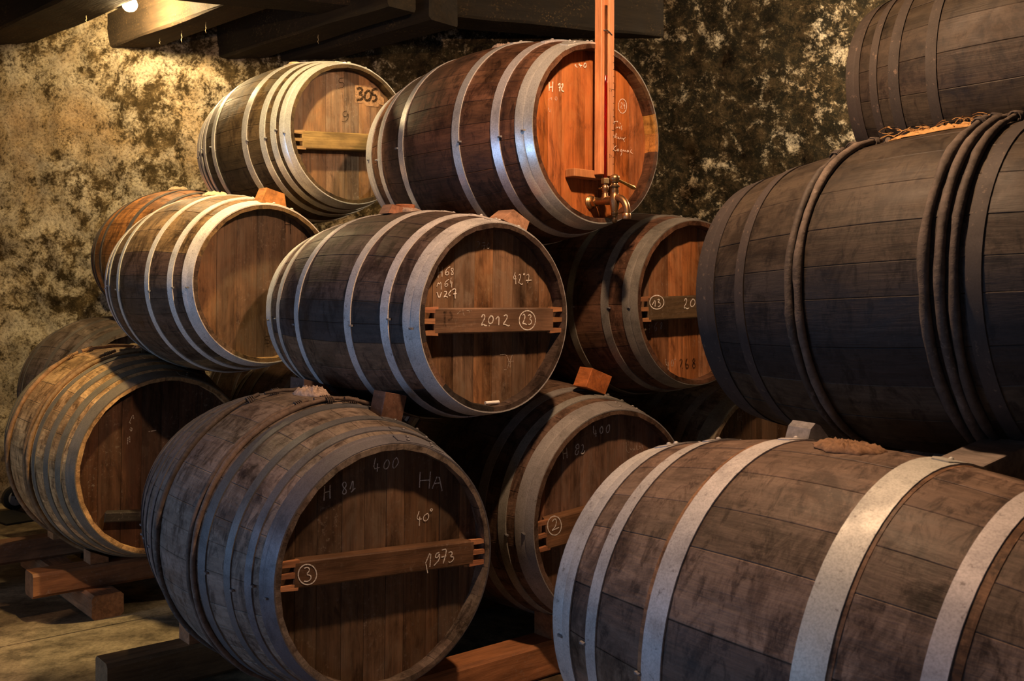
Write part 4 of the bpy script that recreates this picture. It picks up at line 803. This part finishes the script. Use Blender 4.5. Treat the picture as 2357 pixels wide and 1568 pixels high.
mb = MB(); mb.lathe([(-.004, .024), (.004, .024), (.007, .021), (.010, .0225), (.014, .019), (.016, .014)], 'x', (H0, TY, V0), 26); tp('flange', mb)
mb = MB(); mb.lathe([(.016, .0165), (.018, .0178), (.031, .0178), (.033, .0165)], 'x', (H0, TY, V0), 6); tp('hex_nut', mb, BC, 20)
mb = MB(); mb.lathe([(.030, .0125), (.040, .0118), (.060, .0128), (.085, .0150), (.105, .0155)], 'x', (H0, TY, V0), 22); tp('inlet_pipe', mb, BC2)
mb = MB(); mb.lathe([(.004, .0135), (.016, .0115), (.026, .0095), (.027, .0112), (.029, .0112), (.030, .0085), (.033, .0090), (.038, .0118), (.044, .0128), (.050, .0115), (.054, .0085), (.060, .0092)], 'z', (H0+.072, TY, V0), 22); tp('gauge_branch', mb, (.44,.25,.13))
mb = MB(); mb.lathe([(.058, .0125), (.0605, .0142), (.0745, .0142), (.078, .0120)], 'z', (H0+.072, TY, V0), 6); tp('gland_nut', mb, (.42,.33,.19), 20)
mb = MB(); mb.lathe([(-.008, .0035), (.004, .0035), (.006, .0055), (.0085, .0035)], 'x', (H0+.056, TY-.004, V0+.044), 12); tp('vent_screw', mb)
mb = MB(); mb.lathe([(-.040, .0108), (-.034, .0125), (-.020, .0150), (-.004, .0180), (.010, .0178), (.018, .0150), (.026, .0135), (.028, .0140), (.034, .0140)], 'z', (H0+.117, TY, V0), 26); tp('valve_body', mb, BC2)
mb = MB(); mb.lathe([(.034, .0132), (.042, .0128), (.044, .0172), (.047, .0172), (.051, .0120), (.056, .0105), (.060, .0136), (.0625, .0136), (.064, .0110)], 'z', (H0+.117, TY, V0), 26); tp('valve_collar', mb, BC3)
mb = MB(); mb.lathe([(.063, .0125), (.067, .0158), (.074, .0172), (.080, .0160), (.084, .0110), (.086, .0075)], 'z', (H0+.117, TY, V0), 24); tp('knob', mb, BC)
mb = MB(); mb.tube([(H0+.119, TY+.010, V0+.070), (H0+.121, TY+.030, V0+.064), (H0+.123, TY+.060, V0+.055), (H0+.124, TY+.085, V0+.048), (H0+.1245, TY+.094, V0+.0455)], [.0058, .0050, .0062, .0078, .0045], 14); tp('lever', mb, (.55,.33,.10), 60)
mb = MB(); mb.lathe([(-.078, .0050), (-.074, .0085), (-.066, .0090), (-.064, .0062), (-.058, .0062), (-.056, .0100), (-.050, .0105), (-.048, .0122), (-.042, .0122), (-.040, .0100)], 'z', (H0+.117, TY, V0), 18); tp('bottom_nut', mb, BC3)
pp = []
for i in range(11):
    a = PI/2*i/10*1.05; pp.append((H0+.128+.046*math.sin(a), TY, V0+.006-.050*(1-math.cos(a))))
mb = MB(); mb.tube(pp, [.0128]*4+[.0122]*4+[.0118]*3, 20); tp('spout', mb, BC2, 60)
q = pp[-1]
mb = MB(); mb.lathe([(-.020, .0142), (-.018, .0152), (-.003, .0150), (0, .0128)], 'z', (q[0]-.002, TY, q[2]), 22); tp('spout_collar', mb, (.46,.27,.15))
# ------------------------------------------------------------------ hand truck by the wall at the far left
hb = Vector((-2.97, 6.20, 0)); ht = empty('hand_truck', mat=Matrix.Translation(hb) @ Matrix.Rotation(math.radians(-40), 4, 'Z'))
tag(ht, 'black hand truck with pale-rimmed wheels leaning by the wall at the left edge', 'hand truck')
for sx_ in (-.17, .17):
    mb = MB(); mb.tube([(sx_, -.02, .10), (sx_, .14, .75), (sx_, .22, 1.05)], .014, 8); mb.build('upright', M['black'], ht, True)
    mb = MB(); mb.lathe([(-.022, .060), (-.016, .075), (.016, .075), (.022, .060)], 'x', (sx_*1.45, .02, .075), 28); autosmooth(mb.build('tyre', M['black'], ht), 40)
    mb = MB(); mb.lathe([(-.026, .040), (-.024, .047), (.024, .047), (.026, .040)], 'x', (sx_*1.45, .02, .075), 24); autosmooth(mb.build('wheel_rim', M['rim'], ht), 40)
for z_ in (.25, .42, .59, .76, .93):
    mb = MB(); y_ = -.02+.16*(z_-.10)/.65; mb.tube([(-.17, y_, z_), (.17, y_, z_)], .010, 8); mb.build('crossbar', M['black'], ht, True)
mb = MB(); mb.hull([(x_, y_, z_) for x_ in (-.16, .16) for y_, z_ in ((-.012, .12), (.002, .12), (.112, .64), (.126, .64))]); mb.build('back_plate', M['black'], ht)
mb = MB(); mb.box(-.2, .2, -.22, .0, .004, .012); mb.build('toe_plate', M['black'], ht)
mb = MB(); mb.tube([(-.25, .02, .075), (.25, .02, .075)], .009, 8); mb.build('axle', M['black'], ht, True)
